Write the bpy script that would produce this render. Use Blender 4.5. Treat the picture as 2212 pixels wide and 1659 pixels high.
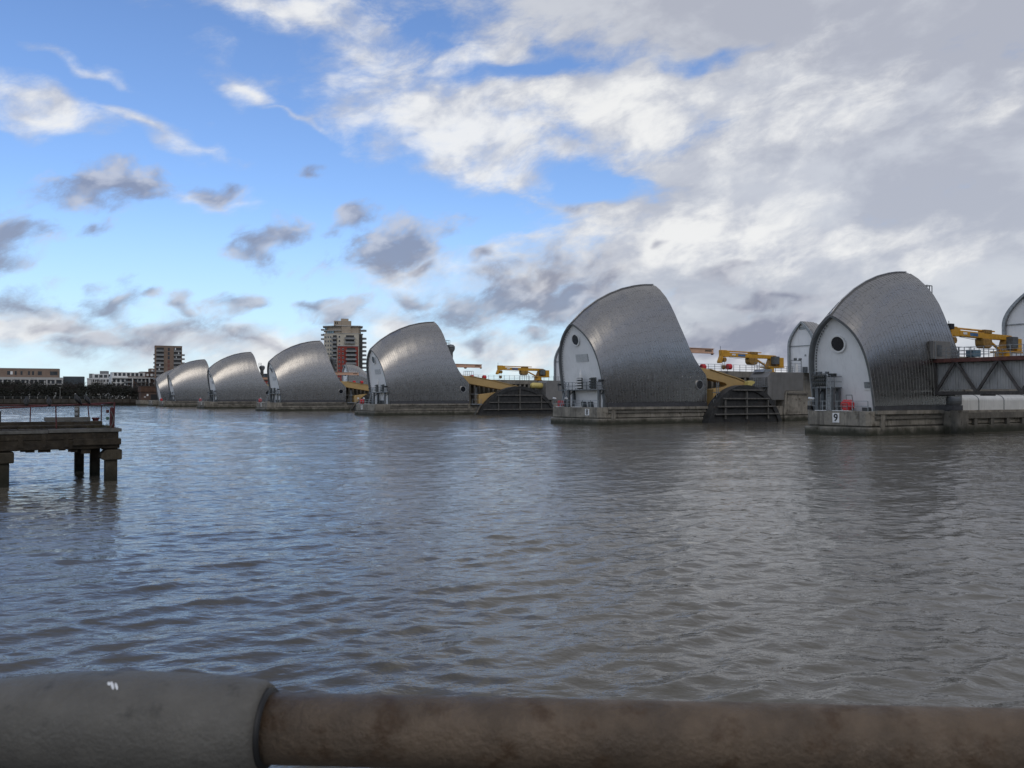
import bpy, math, random
import numpy as np
from mathutils import Vector, Matrix
random.seed(7); np.random.seed(7)
S = bpy.context.scene
for o in list(bpy.data.objects): bpy.data.objects.remove(o)
COL = S.collection
R = math.radians

# ------------------------------------------------------------------ camera
cd = bpy.data.cameras.new('camera'); cam = bpy.data.objects.new('camera', cd); COL.objects.link(cam)
cd.sensor_width = 36; cd.lens = 36*1838/2212; cd.clip_start = 0.05; cd.clip_end = 9000
cam.location = (0, 0, 3.53); cam.rotation_euler = (R(90+0.951), 0, 0)
cd.dof.use_dof = True; cd.dof.focus_distance = 120; cd.dof.aperture_fstop = 22
S.camera = cam
S.cycles.max_bounces = 5; S.cycles.diffuse_bounces = 2; S.cycles.glossy_bounces = 3; S.cycles.caustics_reflective = False

# ------------------------------------------------------------------ sky and sun
SUN_EL, SUN_AZ = 41, 152          # degrees; azimuth clockwise from +Y
sun_dir = Vector((math.sin(R(SUN_AZ))*math.cos(R(SUN_EL)), math.cos(R(SUN_AZ))*math.cos(R(SUN_EL)), math.sin(R(SUN_EL))))
sd = bpy.data.lights.new('sun', 'SUN'); sun = bpy.data.objects.new('sun', sd); COL.objects.link(sun)
sd.energy = .58; sd.angle = R(34); sd.color = (1, .93, .84)
sun.rotation_euler = sun_dir.to_track_quat('Z', 'Y').to_euler()
S.view_settings.view_transform = 'Standard'; S.view_settings.look = 'None'
S.view_settings.exposure = 0.05; S.view_settings.gamma = 1

W = bpy.data.worlds.new('World'); S.world = W; W.use_nodes = True
wn = W.node_tree; wn.nodes.clear(); WL = wn.links.new
def N(tree, typ, **kw):
    n = tree.nodes.new(typ)
    for k, v in kw.items(): setattr(n, k, v)
    return n
def setin(n, **kw):
    for k, v in kw.items(): n.inputs[k.replace('_', ' ')].default_value = v
    return n
class G:
    """little expression helper for node trees"""
    def __init__(s, tree): s.t = tree
    def _c(s, sock, v):
        if hasattr(v, 'is_output'): s.t.links.new(v, sock)
        else: sock.default_value = v
    def m(s, op, a, b=0.0, c=0.0):
        n = N(s.t, 'ShaderNodeMath', operation=op); s._c(n.inputs[0], a); s._c(n.inputs[1], b); s._c(n.inputs[2], c); return n.outputs[0]
    def vm(s, op, a, b=(0, 0, 0)):
        n = N(s.t, 'ShaderNodeVectorMath', operation=op); s._c(n.inputs[0], a)
        if op == 'SCALE': s._c(n.inputs['Scale'], b)
        else: s._c(n.inputs[1], b)
        return n.outputs['Value'] if op in ('LENGTH', 'DOT_PRODUCT') else n.outputs[0]
    def noise(s, vec, scale, detail=6, rough=.55, dist=0.0, color=False):
        n = N(s.t, 'ShaderNodeTexNoise'); s._c(n.inputs['Vector'], vec); setin(n, Scale=scale, Detail=detail, Roughness=rough, Distortion=dist)
        return n.outputs['Color'] if color else n.outputs[0]
    def ss(s, x, lo, hi, a=0.0, b=1.0):
        n = N(s.t, 'ShaderNodeMapRange', interpolation_type='SMOOTHSTEP'); s._c(n.inputs[0], x)
        for i, v in enumerate((lo, hi, a, b)): s._c(n.inputs[1+i], v)
        return n.outputs[0]
    def mix(s, f, a, b):
        n = N(s.t, 'ShaderNodeMix', data_type='RGBA'); s._c(n.inputs[0], f); s._c(n.inputs[6], a); s._c(n.inputs[7], b); return n.outputs[2]
    def map(s, vec, loc=(0, 0, 0), rot=(0, 0, 0), sc=(1, 1, 1), typ='POINT'):
        n = N(s.t, 'ShaderNodeMapping', vector_type=typ); s._c(n.inputs[0], vec)
        n.inputs[1].default_value = loc; n.inputs[2].default_value = rot; n.inputs[3].default_value = sc
        return n.outputs[0]
g = G(wn)
tc = N(wn, 'ShaderNodeTexCoord'); DIR = tc.outputs['Generated']
sky = N(wn, 'ShaderNodeTexSky', sky_type='NISHITA'); sky.sun_disc = False
sky.sun_elevation = R(SUN_EL); sky.sun_rotation = R(SUN_AZ); sky.air_density = 1.0; sky.dust_density = .35; sky.ozone_density = 3.2
sep = N(wn, 'ShaderNodeSeparateXYZ'); WL(DIR, sep.inputs[0]); dx, dy, dz = sep.outputs
az = g.m('ARCTAN2', dx, dy); el = g.m('ARCSINE', dz)
cmb = N(wn, 'ShaderNodeCombineXYZ'); WL(az, cmb.inputs[0]); WL(el, cmb.inputs[1]); cmb.inputs[2].default_value = 1.0; AE = cmb.outputs[0]
ND = g.map(DIR, sc=(1, 1, 1.9))
warp = g.vm('MULTIPLY', g.vm('SUBTRACT', g.noise(ND, 9, 2, .6, color=True), (.5, .5, .5)), (.095, .095, 0))
AEw = g.vm('ADD', AE, warp)
fbm_a = g.noise(ND, 5.5, 5, .58, .3)                                                            # broad texture for the sky all round
AEs = g.vm('ADD', AE, g.vm('SCALE', warp, .28))
fbm_w = g.noise(g.map(g.map(AEs, rot=(0, 0, R(-9))), sc=(1, 2.1, 1)), 6.5, 8, .64, .12)             # long streaks
fbm_b = g.noise(g.map(g.map(AEs, rot=(0, 0, R(-22))), loc=(3.1, 1.7, .4), sc=(1, 1.6, 1)), 18, 7, .63, .1)   # ragged scraps
fbm_s = g.noise(g.map(g.map(AEs, rot=(0, 0, R(-22))), loc=(3.1, 1.745, .4), sc=(1, 1.6, 1)), 18, 3, .55, .1)  # the same a little higher: lit tops
def blob(x, y, rx, ry, rot=0.0, bias=0.0):
    """soft ellipse of cloud at a bearing and elevation (vector z is 1, so one dot product gives a scaled, shifted axis)"""
    A = math.atan((x-1106)/1838); Ev = math.atan((860-y)/1838*math.cos(A)); c, s_ = math.cos(R(rot)), math.sin(R(rot)); rx /= 1838; ry /= 1838
    u = g.vm('DOT_PRODUCT', AEw, (c/rx, s_/rx, -(c*A+s_*Ev)/rx)); v = g.vm('DOT_PRODUCT', AEw, (-s_/ry, c/ry, -(-s_*A+c*Ev)/ry))
    return g.m('SUBTRACT', 1.0+bias, g.m('SQRT', g.m('MULTIPLY_ADD', u, u, g.m('MULTIPLY', v, v))))
def field(lst):
    f = None
    for b in lst:
        o = blob(*b); f = o if f is None else g.m('MAXIMUM', f, o)
    return f
K = 10.0
def C(r, gg, b): return (r*K, gg*K, b*K, 1)
skyc = g.vm('MULTIPLY', sky.outputs[0], (1.22, 1.34, 1.58))
# pale air close to the horizon
col = g.mix(g.ss(el, .0, .24, .60, 0.0), skyc, C(.53, .72, .87))
hole = field([(1180, 135, 330, 42, 4), (860, 420, 330, 80, -8), (1330, 395, 170, 42, -6), (1560, 110, 200, 26, 6), (560, 330, 260, 60, 0)])
hole = g.ss(hole, -.35, 1.0, 0, .50)
# high veil thickening towards the right and overhead
veil = g.m('ADD', g.ss(az, -.30, .34, -.30, .74), g.ss(el, .30, .46, 0, .30))
veil = g.m('SUBTRACT', g.m('ADD', veil, g.m('MULTIPLY', g.m('SUBTRACT', fbm_w, .5), 1.7)), hole)
veil = g.ss(veil, .02, .60)
veil_col = g.mix(g.ss(g.m('ADD', fbm_a, g.m('MULTIPLY', g.m('SUBTRACT', fbm_w, .5), .6)), .38, .64), C(.45, .463, .515), C(.61, .625, .66))
col = g.mix(g.m('MULTIPLY', veil, .90), col, veil_col)
# white banks and streaks
white = field([(1010, 275, 340, 100, -6, .42), (1420, 255, 420, 110, 4, .36), (1200, 345, 230, 70, 8, .12), (1750, 240, 420, 110, 8, -.12), (2150, 215, 180, 40, 20),
               (545, 200, 120, 46, -28, .12), (620, 262, 130, 22, -16), (70, 225, 190, 52, -6, .1), (330, 275, 190, 26, -14, .08), (650, 35, 330, 75, -10), (1030, 120, 260, 36, 14),
               (460, 430, 170, 40, -14, -.1), (250, 150, 200, 24, -8, -.2), (1450, 500, 390, 80, 8, .22), (1130, 590, 420, 70, 8, .05), (1850, 540, 480, 90, 0, -.05), (880, 730, 150, 75, 10, .15),
               (1040, 775, 900, 45, 0, .0), (50, 695, 190, 55, 0, .30), (330, 745, 320, 58, -6, .26), (640, 760, 330, 66, 0, .25), (1750, 770, 560, 60, 0, .1)])
wf = g.m('SUBTRACT', g.m('ADD', white, g.m('MULTIPLY', g.m('SUBTRACT', fbm_w, .5), 3.4)), hole)
wd = g.ss(wf, -.02, 1.22)
wcol = g.mix(g.ss(g.m('ADD', g.m('SUBTRACT', fbm_b, fbm_s), g.m('MULTIPLY', wf, .22)), -.10, .42), C(.50, .53, .61), C(.86, .865, .865))
col = g.mix(g.m('MULTIPLY', wd, .92), col, wcol)
# low grey cumulus along the horizon and the dark scraps below the bank
dark = field([(215, 400, 150, 42, 14, .32), (290, 385, 60, 30, 20, .1), (455, 395, 75, 36, -20, -.02), (20, 505, 85, 50, 10, .25), (190, 490, 40, 26, 0), (575, 535, 62, 46, 20, .34), (760, 490, 75, 28, 28, .25),
              (845, 550, 135, 52, 26, .42), (695, 370, 40, 18, 0, -.1), (905, 650, 52, 26, 10, .12), (1060, 570, 40, 24, 0), (1120, 640, 190, 54, 16, .52),
              (1250, 650, 140, 58, 22, .36), (1250, 440, 60, 36, 20, -.1), (1600, 730, 160, 42, 4, .55), (1590, 580, 100, 28, 12, -.08), (1160, 745, 70, 24, 6, .05), (1430, 510, 30, 18, 0, 0),
              (1030, 760, 70, 34, 30, -.05), (60, 640, 70, 34, 10, .15), (240, 640, 95, 40, 16, .05), (120, 690, 150, 38, 6, -.06), (300, 730, 190, 44, 4, .02), (520, 675, 65, 28, 12, .12), (665, 675, 60, 26, 10, .08),
              (520, 755, 190, 30, 4, -.1), (740, 695, 80, 36, 10, .15), (340, 640, 45, 16, 0, 0), (400, 665, 32, 22, 0, .05), (1720, 640, 320, 22, 2, -.06), (900, 590, 60, 24, 20, .05)])
df = g.m('ADD', dark, g.m('MULTIPLY', g.m('SUBTRACT', fbm_b, .5), 3.3))
dd = g.ss(df, .02, 1.10)
dcol = g.mix(g.ss(g.m('ADD', g.m('SUBTRACT', fbm_b, fbm_s), g.m('MULTIPLY', df, -.10)), -.14, .14), C(.235, .255, .34), C(.52, .535, .60))
col = g.mix(g.m('MULTIPLY', dd, .84), col, dcol)
# behind the viewer: broken overcast of the same kind
back = g.ss(g.m('ABSOLUTE', az), .75, 1.3)
bcol = g.mix(g.ss(fbm_a, .30, .52, .25, .95), skyc, g.mix(g.ss(fbm_b, .3, .7), C(.27, .29, .345), C(.41, .43, .485)))
wcl = g.mix(g.ss(fbm_a, .34, .58, .1, .92), skyc, g.mix(g.ss(fbm_b, .3, .7), C(.60, .62, .67), C(.86, .865, .87)))
bcol = g.mix(g.ss(dx, -.55, .25), wcl, bcol)
col = g.mix(back, col, bcol)
bg = N(wn, 'ShaderNodeBackground'); bg.inputs[1].default_value = .1; WL(col, bg.inputs[0])
wo = N(wn, 'ShaderNodeOutputWorld'); WL(bg.outputs[0], wo.inputs[0])
W.cycles.sampling_method = 'MANUAL'; W.cycles.sample_map_resolution = 512

# ------------------------------------------------------------------ materials
MATS = {}
def mat(name, base, rough=.6, metal=0.0, var=.25, scale=1.5, bump=0.0, bscale=12, streak=0.0, stain=None, algae=None, spec=.5, rv=.09):
    if name in MATS: return MATS[name]
    m = bpy.data.materials.new(name); m.use_nodes = True; t = m.node_tree; q = G(t)
    b = t.nodes['Principled BSDF']; co = N(t, 'ShaderNodeTexCoord').outputs['Object']
    geo = N(t, 'ShaderNodeNewGeometry'); pos = geo.outputs['Position']
    n = q.noise(pos, scale, 6, .6)
    c0 = tuple(max(0, x*(1-var)) for x in base)+(1,); c1 = tuple(min(1, x*(1+var)) for x in base)+(1,)
    c = q.mix(q.ss(n, .3, .7), c0, c1)
    if streak:
        st = q.noise(q.map(pos, sc=(2.6, 2.6, .22)), 1.6, 6, .65)
        c = q.mix(q.ss(st, .5, .72, 0, streak), c, tuple(x*.35 for x in base)+(1,))
    if stain:
        sn = q.noise(q.map(pos, loc=(7, 3, 1)), stain[1], 7, .65)
        c = q.mix(q.ss(sn, stain[2], stain[2]+.16, 0, 1), c, stain[0]+(1,))
    if algae:
        sz = N(t, 'ShaderNodeSeparateXYZ'); t.links.new(pos, sz.inputs[0])
        hz = q.m('ADD', sz.outputs[2], q.m('MULTIPLY', q.m('SUBTRACT', q.noise(pos, .9, 5, .6), .5), 1.3))
        c = q.mix(q.ss(hz, algae[1], algae[2], .92, 0), c, algae[0]+(1,))
    t.links.new(c, b.inputs['Base Color'])
    t.links.new(q.ss(q.noise(pos, scale*2.3, 4, .6), .3, .7, max(.02, rough-rv), min(1, rough+rv)), b.inputs['Roughness'])
    b.inputs['Metallic'].default_value = metal; b.inputs['Specular IOR Level'].default_value = spec
    if bump:
        bp = N(t, 'ShaderNodeBump'); bp.inputs['Strength'].default_value = bump; bp.inputs['Distance'].default_value = .05
        t.links.new(q.noise(pos, bscale, 6, .6), bp.inputs['Height']); t.links.new(bp.outputs[0], b.inputs['Normal'])
    MATS[name] = m; return m

ALG = ((.020, .022, .010), .15, 1.15)
M_steel = mat('stainless_panel', (.375, .358, .332), .28, 1.0, .03, .7, rv=.02)
M_steel2 = mat('steel_seam', (.55, .54, .52), .38, 1.0, .08, 1)
M_under = mat('steel_underlay', (.17, .165, .155), .45, 1.0, .1, 1)
M_rim = mat('grey_rim', (.17, .18, .185), .5, .3, .15, 1)
M_white = mat('white_cladding', (.86, .865, .86), .45, 0, .05, .5, 0, 10, .16)
M_ww = mat('white_paint', (.78, .78, .76), .5, 0, .05)
M_black = mat('black_paint', (.012, .012, .012), .5, 0, .1)
M_glass = mat('dark_glass', (.012, .014, .018), .08, 0, .1)
M_conc = mat('concrete', (.235, .215, .178), .85, 0, .35, .55, .35, 5, .85, ((.085, .072, .05), 1.1, .53), ALG)
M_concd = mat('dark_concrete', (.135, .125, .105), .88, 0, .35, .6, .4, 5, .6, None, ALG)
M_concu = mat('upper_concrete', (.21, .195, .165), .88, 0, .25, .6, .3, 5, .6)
M_skirt = mat('skirt_steel', (.10, .10, .105), .5, .6, .15)
M_gal = mat('galvanised_steel', (.30, .32, .33), .5, .6, .2, 3)
M_gald = mat('dark_galvanised', (.13, .14, .145), .55, .4, .2, 3)
M_yel = mat('crane_yellow', (.60, .31, .025), .42, 0, .14, 2, 0, 8, .25, ((.20, .10, .03), 2.2, .64))
M_yeld = mat('crane_worn', (.30, .17, .04), .6, .1, .3, 3)
M_tan = mat('arm_tan', (.50, .335, .135), .55, 0, .08, .5, 0, 8, .15)
M_peach = mat('beam_peach', (.66, .42, .29), .55, 0, .08, 1)
M_pale = mat('tank_yellow', (.62, .50, .16), .5, 0, .12, 1, 0, 8, .3, ((.12, .09, .03), 1.4, .58))
M_disc = mat('gate_black', (.030, .030, .029), .62, .1, .4, 1.2, .4, 4, .4, ((.055, .04, .03), 1.5, .56))
M_timber = mat('fender_timber', (.115, .11, .10), .85, 0, .3, 2, .4, 14, .4)
M_box = mat('grey_cladding', (.205, .20, .19), .6, .1, .08, .8, 0, 10, .25)
M_red = mat('red_plastic', (.60, .03, .035), .45, 0, .12, 3)
M_rust = mat('rusty_red_steel', (.13, .055, .045), .7, .2, .3, 2, .2, 12, .4)
M_brd = mat('bridge_dark_steel', (.078, .073, .070), .65, .2, .3, 2, .2, 12)
M_brp = mat('bridge_cladding', (.42, .42, .41), .55, .2, .12, .8, 0, 10, .5)
M_duct = mat('duct_white', (.68, .68, .65), .5, 0, .08, .8, 0, 8, .35, ((.16, .15, .13), 1.7, .66))
M_wood = mat('jetty_timber', (.036, .028, .018), .9, 0, .45, 2.2, .7, 9, .5, ((.075, .065, .045), 4, .58), ((.014, .018, .010), .0, .9))
M_woodg = mat('jetty_grey_plank', (.13, .127, .115), .85, 0, .25, 3, .5, 16, .3)
M_jconc = mat('jetty_concrete', (.06, .05, .033), .9, 0, .35, 2.2, .6, 9, .4, None, ((.018, .018, .010), .1, 1.0))
M_jred = mat('jetty_red_paint', (.085, .02, .022), .6, .1, .35, 6)
M_moss = mat('moss', (.06, .055, .022), .95, 0, .4, 6, .6, 20)
M_bird = mat('bird_feathers', (.012, .012, .013), .55, 0, .3, 8)
M_birdw = mat('bird_pale_feathers', (.55, .55, .52), .7)
M_beak = mat('beak', (.10, .08, .05), .5)

# ------------------------------------------------------------------ helpers
class MB:
    def __init__(s): s.v = []; s.f = []
    def add(s, vs, fs):
        n = len(s.v); s.v += [tuple(p) for p in vs]; s.f += [tuple(i+n for i in f) for f in fs]; return s
    def box(s, x0, x1, y0, y1, z0, z1):
        return s.add([(x0, y0, z0), (x1, y0, z0), (x1, y1, z0), (x0, y1, z0), (x0, y0, z1), (x1, y0, z1), (x1, y1, z1), (x0, y1, z1)],
                     [(0, 3, 2, 1), (4, 5, 6, 7), (0, 1, 5, 4), (1, 2, 6, 5), (2, 3, 7, 6), (3, 0, 4, 7)])
    def bar(s, p, q, w, h=None, up=(0, 0, 1)):
        p = Vector(p); q = Vector(q); h = h or w; d = (q-p).normalized(); u = Vector(up)
        if abs(d.dot(u)) > .98: u = Vector((1, 0, 0))
        a = d.cross(u).normalized()*w/2; b = a.cross(d).normalized()*h/2
        vs = [c+i*a+j*b for c in (p, q) for i, j in ((-1, -1), (1, -1), (1, 1), (-1, 1))]
        return s.add(vs, [(3, 2, 1, 0), (4, 5, 6, 7), (0, 1, 5, 4), (1, 2, 6, 5), (2, 3, 7, 6), (3, 0, 4, 7)])
    def tube(s, pts, r, n=8, cap=True):
        pts = [Vector(p) for p in pts]; rs = r if isinstance(r, (list, tuple)) else [r]*len(pts); vs = []; fs = []
        up = Vector((0, 0, 1))
        d0 = (pts[-1]-pts[0]).normalized()
        if abs(d0.z) > .9: up = Vector((1, 0, 0))
        for i, p in enumerate(pts):
            d = (pts[min(i+1, len(pts)-1)]-pts[max(i-1, 0)]).normalized(); a = d.cross(up).normalized(); b = a.cross(d)
            for k in range(n):
                th = 2*math.pi*k/n; vs.append(p+rs[i]*(a*math.cos(th)+b*math.sin(th)))
        for i in range(len(pts)-1):
            for k in range(n): fs.append((i*n+k, i*n+(k+1) % n, (i+1)*n+(k+1) % n, (i+1)*n+k))
        if cap: fs.append(tuple(range(n-1, -1, -1))); fs.append(tuple((len(pts)-1)*n+k for k in range(n)))
        return s.add(vs, fs)
    def prism(s, poly, y0, y1):
        """poly in (x,z) extruded along y"""
        n = len(poly); A = sum(poly[i][0]*poly[(i+1) % n][1]-poly[(i+1) % n][0]*poly[i][1] for i in range(n))
        if A < 0: poly = poly[::-1]
        vs = [(x, y0, z) for x, z in poly]+[(x, y1, z) for x, z in poly]
        return s.add(vs, [tuple(range(n)), tuple(range(2*n-1, n-1, -1))]+[(i, i+n, (i+1) % n+n, (i+1) % n) for i in range(n)])
    def prism_z(s, poly, z0, z1):
        n = len(poly); A = sum(poly[i][0]*poly[(i+1) % n][1]-poly[(i+1) % n][0]*poly[i][1] for i in range(n))
        if A < 0: poly = poly[::-1]
        vs = [(x, y, z0) for x, y in poly]+[(x, y, z1) for x, y in poly]
        return s.add(vs, [tuple(range(n-1, -1, -1)), tuple(range(n, 2*n))]+[(i, (i+1) % n, (i+1) % n+n, i+n) for i in range(n)])
    def ring(s, c, axis, r0, r1, h, n=28):
        """annulus with thickness h along axis"""
        c = Vector(c); w = Vector(axis).normalized(); u = w.orthogonal().normalized(); v = w.cross(u); vs = []; fs = []
        for k in range(n):
            th = 2*math.pi*k/n; e = u*math.cos(th)+v*math.sin(th)
            vs += [c+e*r0, c+e*r1, c+e*r1+w*h, c+e*r0+w*h]
        for k in range(n):
            a, b = 4*k, 4*((k+1) % n)
            for j in range(4): fs.append((a+j, b+j, b+(j+1) % 4, a+(j+1) % 4))
        return s.add(vs, fs)
    def build(s, name, m, parent=None, off=(0, 0, 0), smooth=False, kind=None):
        me = bpy.data.meshes.new(name); ox, oy, oz = off
        me.from_pydata([(x-ox, y-oy, z-oz) for x, y, z in s.v], [], s.f); me.materials.append(m); me.update()
        if getattr(s, 'n', None): smooth = True
        if smooth: me.polygons.foreach_set('use_smooth', [True]*len(me.polygons))
        if getattr(s, 'n', None): me.normals_split_custom_set_from_vertices([tuple(v) for v in s.n])
        o = bpy.data.objects.new(name, me); COL.objects.link(o)
        if parent: o.parent = parent
        if kind: o['kind'] = kind
        return o
def bevel(o, w=.03, seg=2):
    md = o.modifiers.new('bevel', 'BEVEL'); md.width = w; md.segments = seg; md.limit_method = 'ANGLE'; return o
def tag(o, label, cat, group=None):
    o['label'] = label; o['category'] = cat
    if group: o['group'] = group
    return o
def thing(name, label, cat, loc=(0, 0, 0), rz=0.0, group=None):
    o = bpy.data.objects.new(name, None); COL.objects.link(o); o.empty_display_size = .2
    o.location = loc; o.rotation_euler = (0, 0, rz); return tag(o, label, cat, group)
def inst(name, mesh, loc, parent=None, rot=(0, 0, 0), sc=(1, 1, 1)):
    o = bpy.data.objects.new(name, mesh); COL.objects.link(o); o.location = loc; o.rotation_euler = rot; o.scale = sc
    if parent: o.parent = parent
    return o
def copy_tree(root, loc, label, sc=None):
    def rec(o, par):
        c = o.copy(); COL.objects.link(c); c.parent = par
        for ch in o.children: rec(ch, c)
        return c
    r = rec(root, None); r.location = loc; r['label'] = label
    if sc: r.scale = sc
    return r
def text_mesh(s, size, offset=.0, extrude=.01):
    cu = bpy.data.curves.new('numeral', 'FONT'); cu.body = s; cu.size = size; cu.extrude = extrude; cu.offset = offset; cu.align_x = 'CENTER'; cu.align_y = 'CENTER'
    o = bpy.data.objects.new('tmp', cu); COL.objects.link(o); dg = bpy.context.evaluated_depsgraph_get()
    me = bpy.data.meshes.new_from_object(o.evaluated_get(dg)); bpy.data.objects.remove(o); return me

# ------------------------------------------------------------------ barrier frame
TH = R(32.9); AX = Vector((math.cos(TH), math.sin(TH), 0)); DX = Vector((-math.sin(TH), math.cos(TH), 0))
def PO(x, y, t): return Vector((x, y, 0))+AX*t
PIER = {9: PO(31, 81.4, -.4), 8: PO(8.47, 116.1, 0), 7: PO(-30.4, 176.1, 1.63), 6: PO(-69.6, 236.5, 2.45), 5: PO(-108.4, 296.5, 2.85), 4: PO(-146, 354.5, 2.9), 3: PO(-168.8, 389.8, 5.5)}
FRONT = {9: .4, 8: 0, 7: -1.63, 6: -2.45, 5: -2.85, 4: -2.9, 3: -2.4}
def at(n, t, y=0.0, z=0.0): return PIER[n]+AX*t+DX*y+Vector((0, 0, z))
DECK = 2.3

# ------------------------------------------------------------------ river
def build_river():
    """rippled water between the banks: a graded grid, finest by the near bank; wave heights are a fixed sum of short-crested waves"""
    ys = [4.0]
    while ys[-1] < 460: ys.append(ys[-1]+max(.055, .0062*ys[-1]))
    ys = np.array(ys); nx = 700; U = np.linspace(-1, 1, nx); hw = .74*ys+7
    X = U[None, :]*hw[:, None]; Y = np.repeat(ys[:, None], nx, 1)
    sp = np.maximum(np.gradient(ys)*.75, hw*2/nx)[:, None]
    Z = np.zeros_like(X); DXX = np.zeros_like(X); DYY = np.zeros_like(X)
    rng = np.random.RandomState(4)
    gust = .80+.42*np.clip(np.sin(X*.05+Y*.021+1)*np.sin(X*.017-Y*.043+.4)+.5*np.sin(X*.11+1.3)*np.sin(Y*.09-X*.03), -.7, 1)
    for i in range(150):
        lam = .20*(28)**rng.rand(); k = 2*math.pi/lam
        an = R(292)+rng.randn()*.60
        st = .0075+.0215*math.exp(-(math.log(lam/.62)/.72)**2)
        amp = st*lam/6.283*(.6+.8*rng.rand())
        kx, ky = math.cos(an)*k, math.sin(an)*k; ph = rng.rand()*6.283
        w = np.clip((lam/sp-2.0)/2.0, 0, 1); a = kx*X+ky*Y+ph; ca = np.cos(a); sa = np.sin(a)
        Z += w*amp*ca; DXX -= w*amp*.9*math.cos(an)*sa; DYY -= w*amp*.9*math.sin(an)*sa
    e = np.minimum(1, np.minimum((1-np.abs(U))[None, :]*hw[:, None]/4, np.minimum((460-Y)/20, (Y-3.95)/1)))
    Z *= gust*e
    V = np.stack([X+DXX*e*gust, Y+DYY*e*gust, Z], -1).reshape(-1, 3); ny = len(ys)
    I = np.arange(ny*nx).reshape(ny, nx); F = np.stack([I[:-1, :-1], I[:-1, 1:], I[1:, 1:], I[1:, :-1]], -1).reshape(-1, 4)
    # outer sheet out to the horizon, butted round the rippled part
    y0, y1, B = ys[0], ys[-1], 5000; a0, a1 = hw[0], hw[-1]
    ov = [(-B, y1, 0), (B, y1, 0), (B, B, 0), (-B, B, 0), (-B, y0, 0), (-a0, y0, 0), (-a1, y1, 0), (a0, y0, 0), (B, y0, 0), (a1, y1, 0), (-B, -3, 0), (B, -3, 0)]
    of = [(0, 1, 2, 3), (4, 5, 6, 0), (7, 8, 1, 9), (10, 11, 8, 4)]
    n0 = len(V); V = np.vstack([V, np.array(ov)])
    me = bpy.data.meshes.new('river'); me.from_pydata(V.tolist(), [], F.tolist()+[tuple(i+n0 for i in f) for f in of])
    me.polygons.foreach_set('use_smooth', [True]*len(me.polygons))
    m = bpy.data.materials.new('river_water'); m.use_nodes = True; t = m.node_tree; q = G(t); b = t.nodes['Principled BSDF']
    pos = N(t, 'ShaderNodeNewGeometry').outputs['Position']
    t.links.new(q.mix(q.ss(q.noise(pos, .05, 4), .35, .65), (.105, .094, .072, 1), (.135, .122, .096, 1)), b.inputs['Base Color'])
    b.inputs['Roughness'].default_value = .05; b.inputs['IOR'].default_value = 1.333; b.inputs['Specular IOR Level'].default_value = .5
    hmap = q.m('ADD', q.m('MULTIPLY', q.noise(q.map(pos, rot=(0, 0, R(-22)), sc=(.8, 1.3, 1)), 5.5, 3, .55, .2), .5), q.m('MULTIPLY', q.noise(q.map(pos, rot=(0, 0, R(24)), sc=(.8, 1.3, 1)), 1.5, 2, .5), 1.7))
    bp = N(t, 'ShaderNodeBump'); bp.inputs['Strength'].default_value = .5; bp.inputs['Distance'].default_value = .075
    t.links.new(hmap, bp.inputs['Height']); t.links.new(bp.outputs[0], b.inputs['Normal'])
    me.materials.append(m); me.update()
    o = bpy.data.objects.new('river', me); COL.objects.link(o); o['kind'] = 'structure'
build_river()

# ------------------------------------------------------------------ banks
M_ground = mat('park_ground', (.055, .055, .032), .95, 0, .4, .1, .3, 3)
M_wall = mat('river_wall', (.065, .058, .048), .9, 0, .35, .6, .4, 4, .5, None, ((.018, .018, .012), .2, 1.4))
M_pave = mat('pavement', (.20, .195, .185), .85, 0, .2, 2, .3, 20)
B0 = Vector((-206, 418, 0))
def bank(t, y, z=0.0): return B0+AX*t+DX*y+Vector((0, 0, z))
mb = MB(); P = [bank(-3000, .6), bank(4000, .6), bank(4000, 3000), bank(-3000, 3000)]
mb.add([(p.x, p.y, 3.0) for p in P], [(0, 1, 2, 3)]); o = mb.build('north_bank_ground', M_ground); o['kind'] = 'structure'
# embankment with timber-faced wall
t_ = thing('river_wall', 'long dark river wall with timber face along the far bank', 'wall', bank(0, 0), TH)
mb = MB().box(-130, 900, 0, 1.2, -2, 3.15); mb.build('wall_face', M_wall, t_)
mb = MB().box(-130, 900, -.35, -.05, 1.0, 1.35); mb.build('waling', M_wood, t_)
pm = None
for i in range(70):
    x = -75+i*3.4
    if pm is None: pm = MB().box(-.16, .16, -.32, -.02, -1, 3.3).build('fender_post', M_wood, t_); pm.location.x = x
    else: inst('fender_post', pm.data, (x, 0, 0), t_)
t_ = thing('bank_railing', 'pale railing of slim posts along the top of the far river wall', 'railing', bank(0, .6, 3.15), TH)
MB().box(-80, 170, -.03, .03, 1.05, 1.12).build('top_rail', M_gald, t_); MB().box(-80, 170, -.02, .02, .5, .56).build('mid_rail', M_gald, t_)
pm = None
M_pole = mat('pale_post', (.34, .33, .30), .6)
for i in range(72):
    x = -78+i*3.4
    if pm is None: pm = MB().box(-.07, .07, -.07, .07, 0, 1.2).build('post', M_pole, t_); pm.location.x = x
    else: inst('post', pm.data, (x, 0, 0), t_)
# south bank, running off to the right of the viewer along the foot of the barrier
o = MB().prism_z([(3, .3), (3+.84*1500, .3+.543*1500), (3000, -3000), (-3000, -3000), (-3000, .3)], -2, 1.9).build('south_bank_ground', M_ground); o['kind'] = 'structure'
# promenade below the viewer
mb = MB().box(-60, 60, -40, .48, -2, 1.98); o = mb.build('promenade', M_pave); o['kind'] = 'structure'

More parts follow.
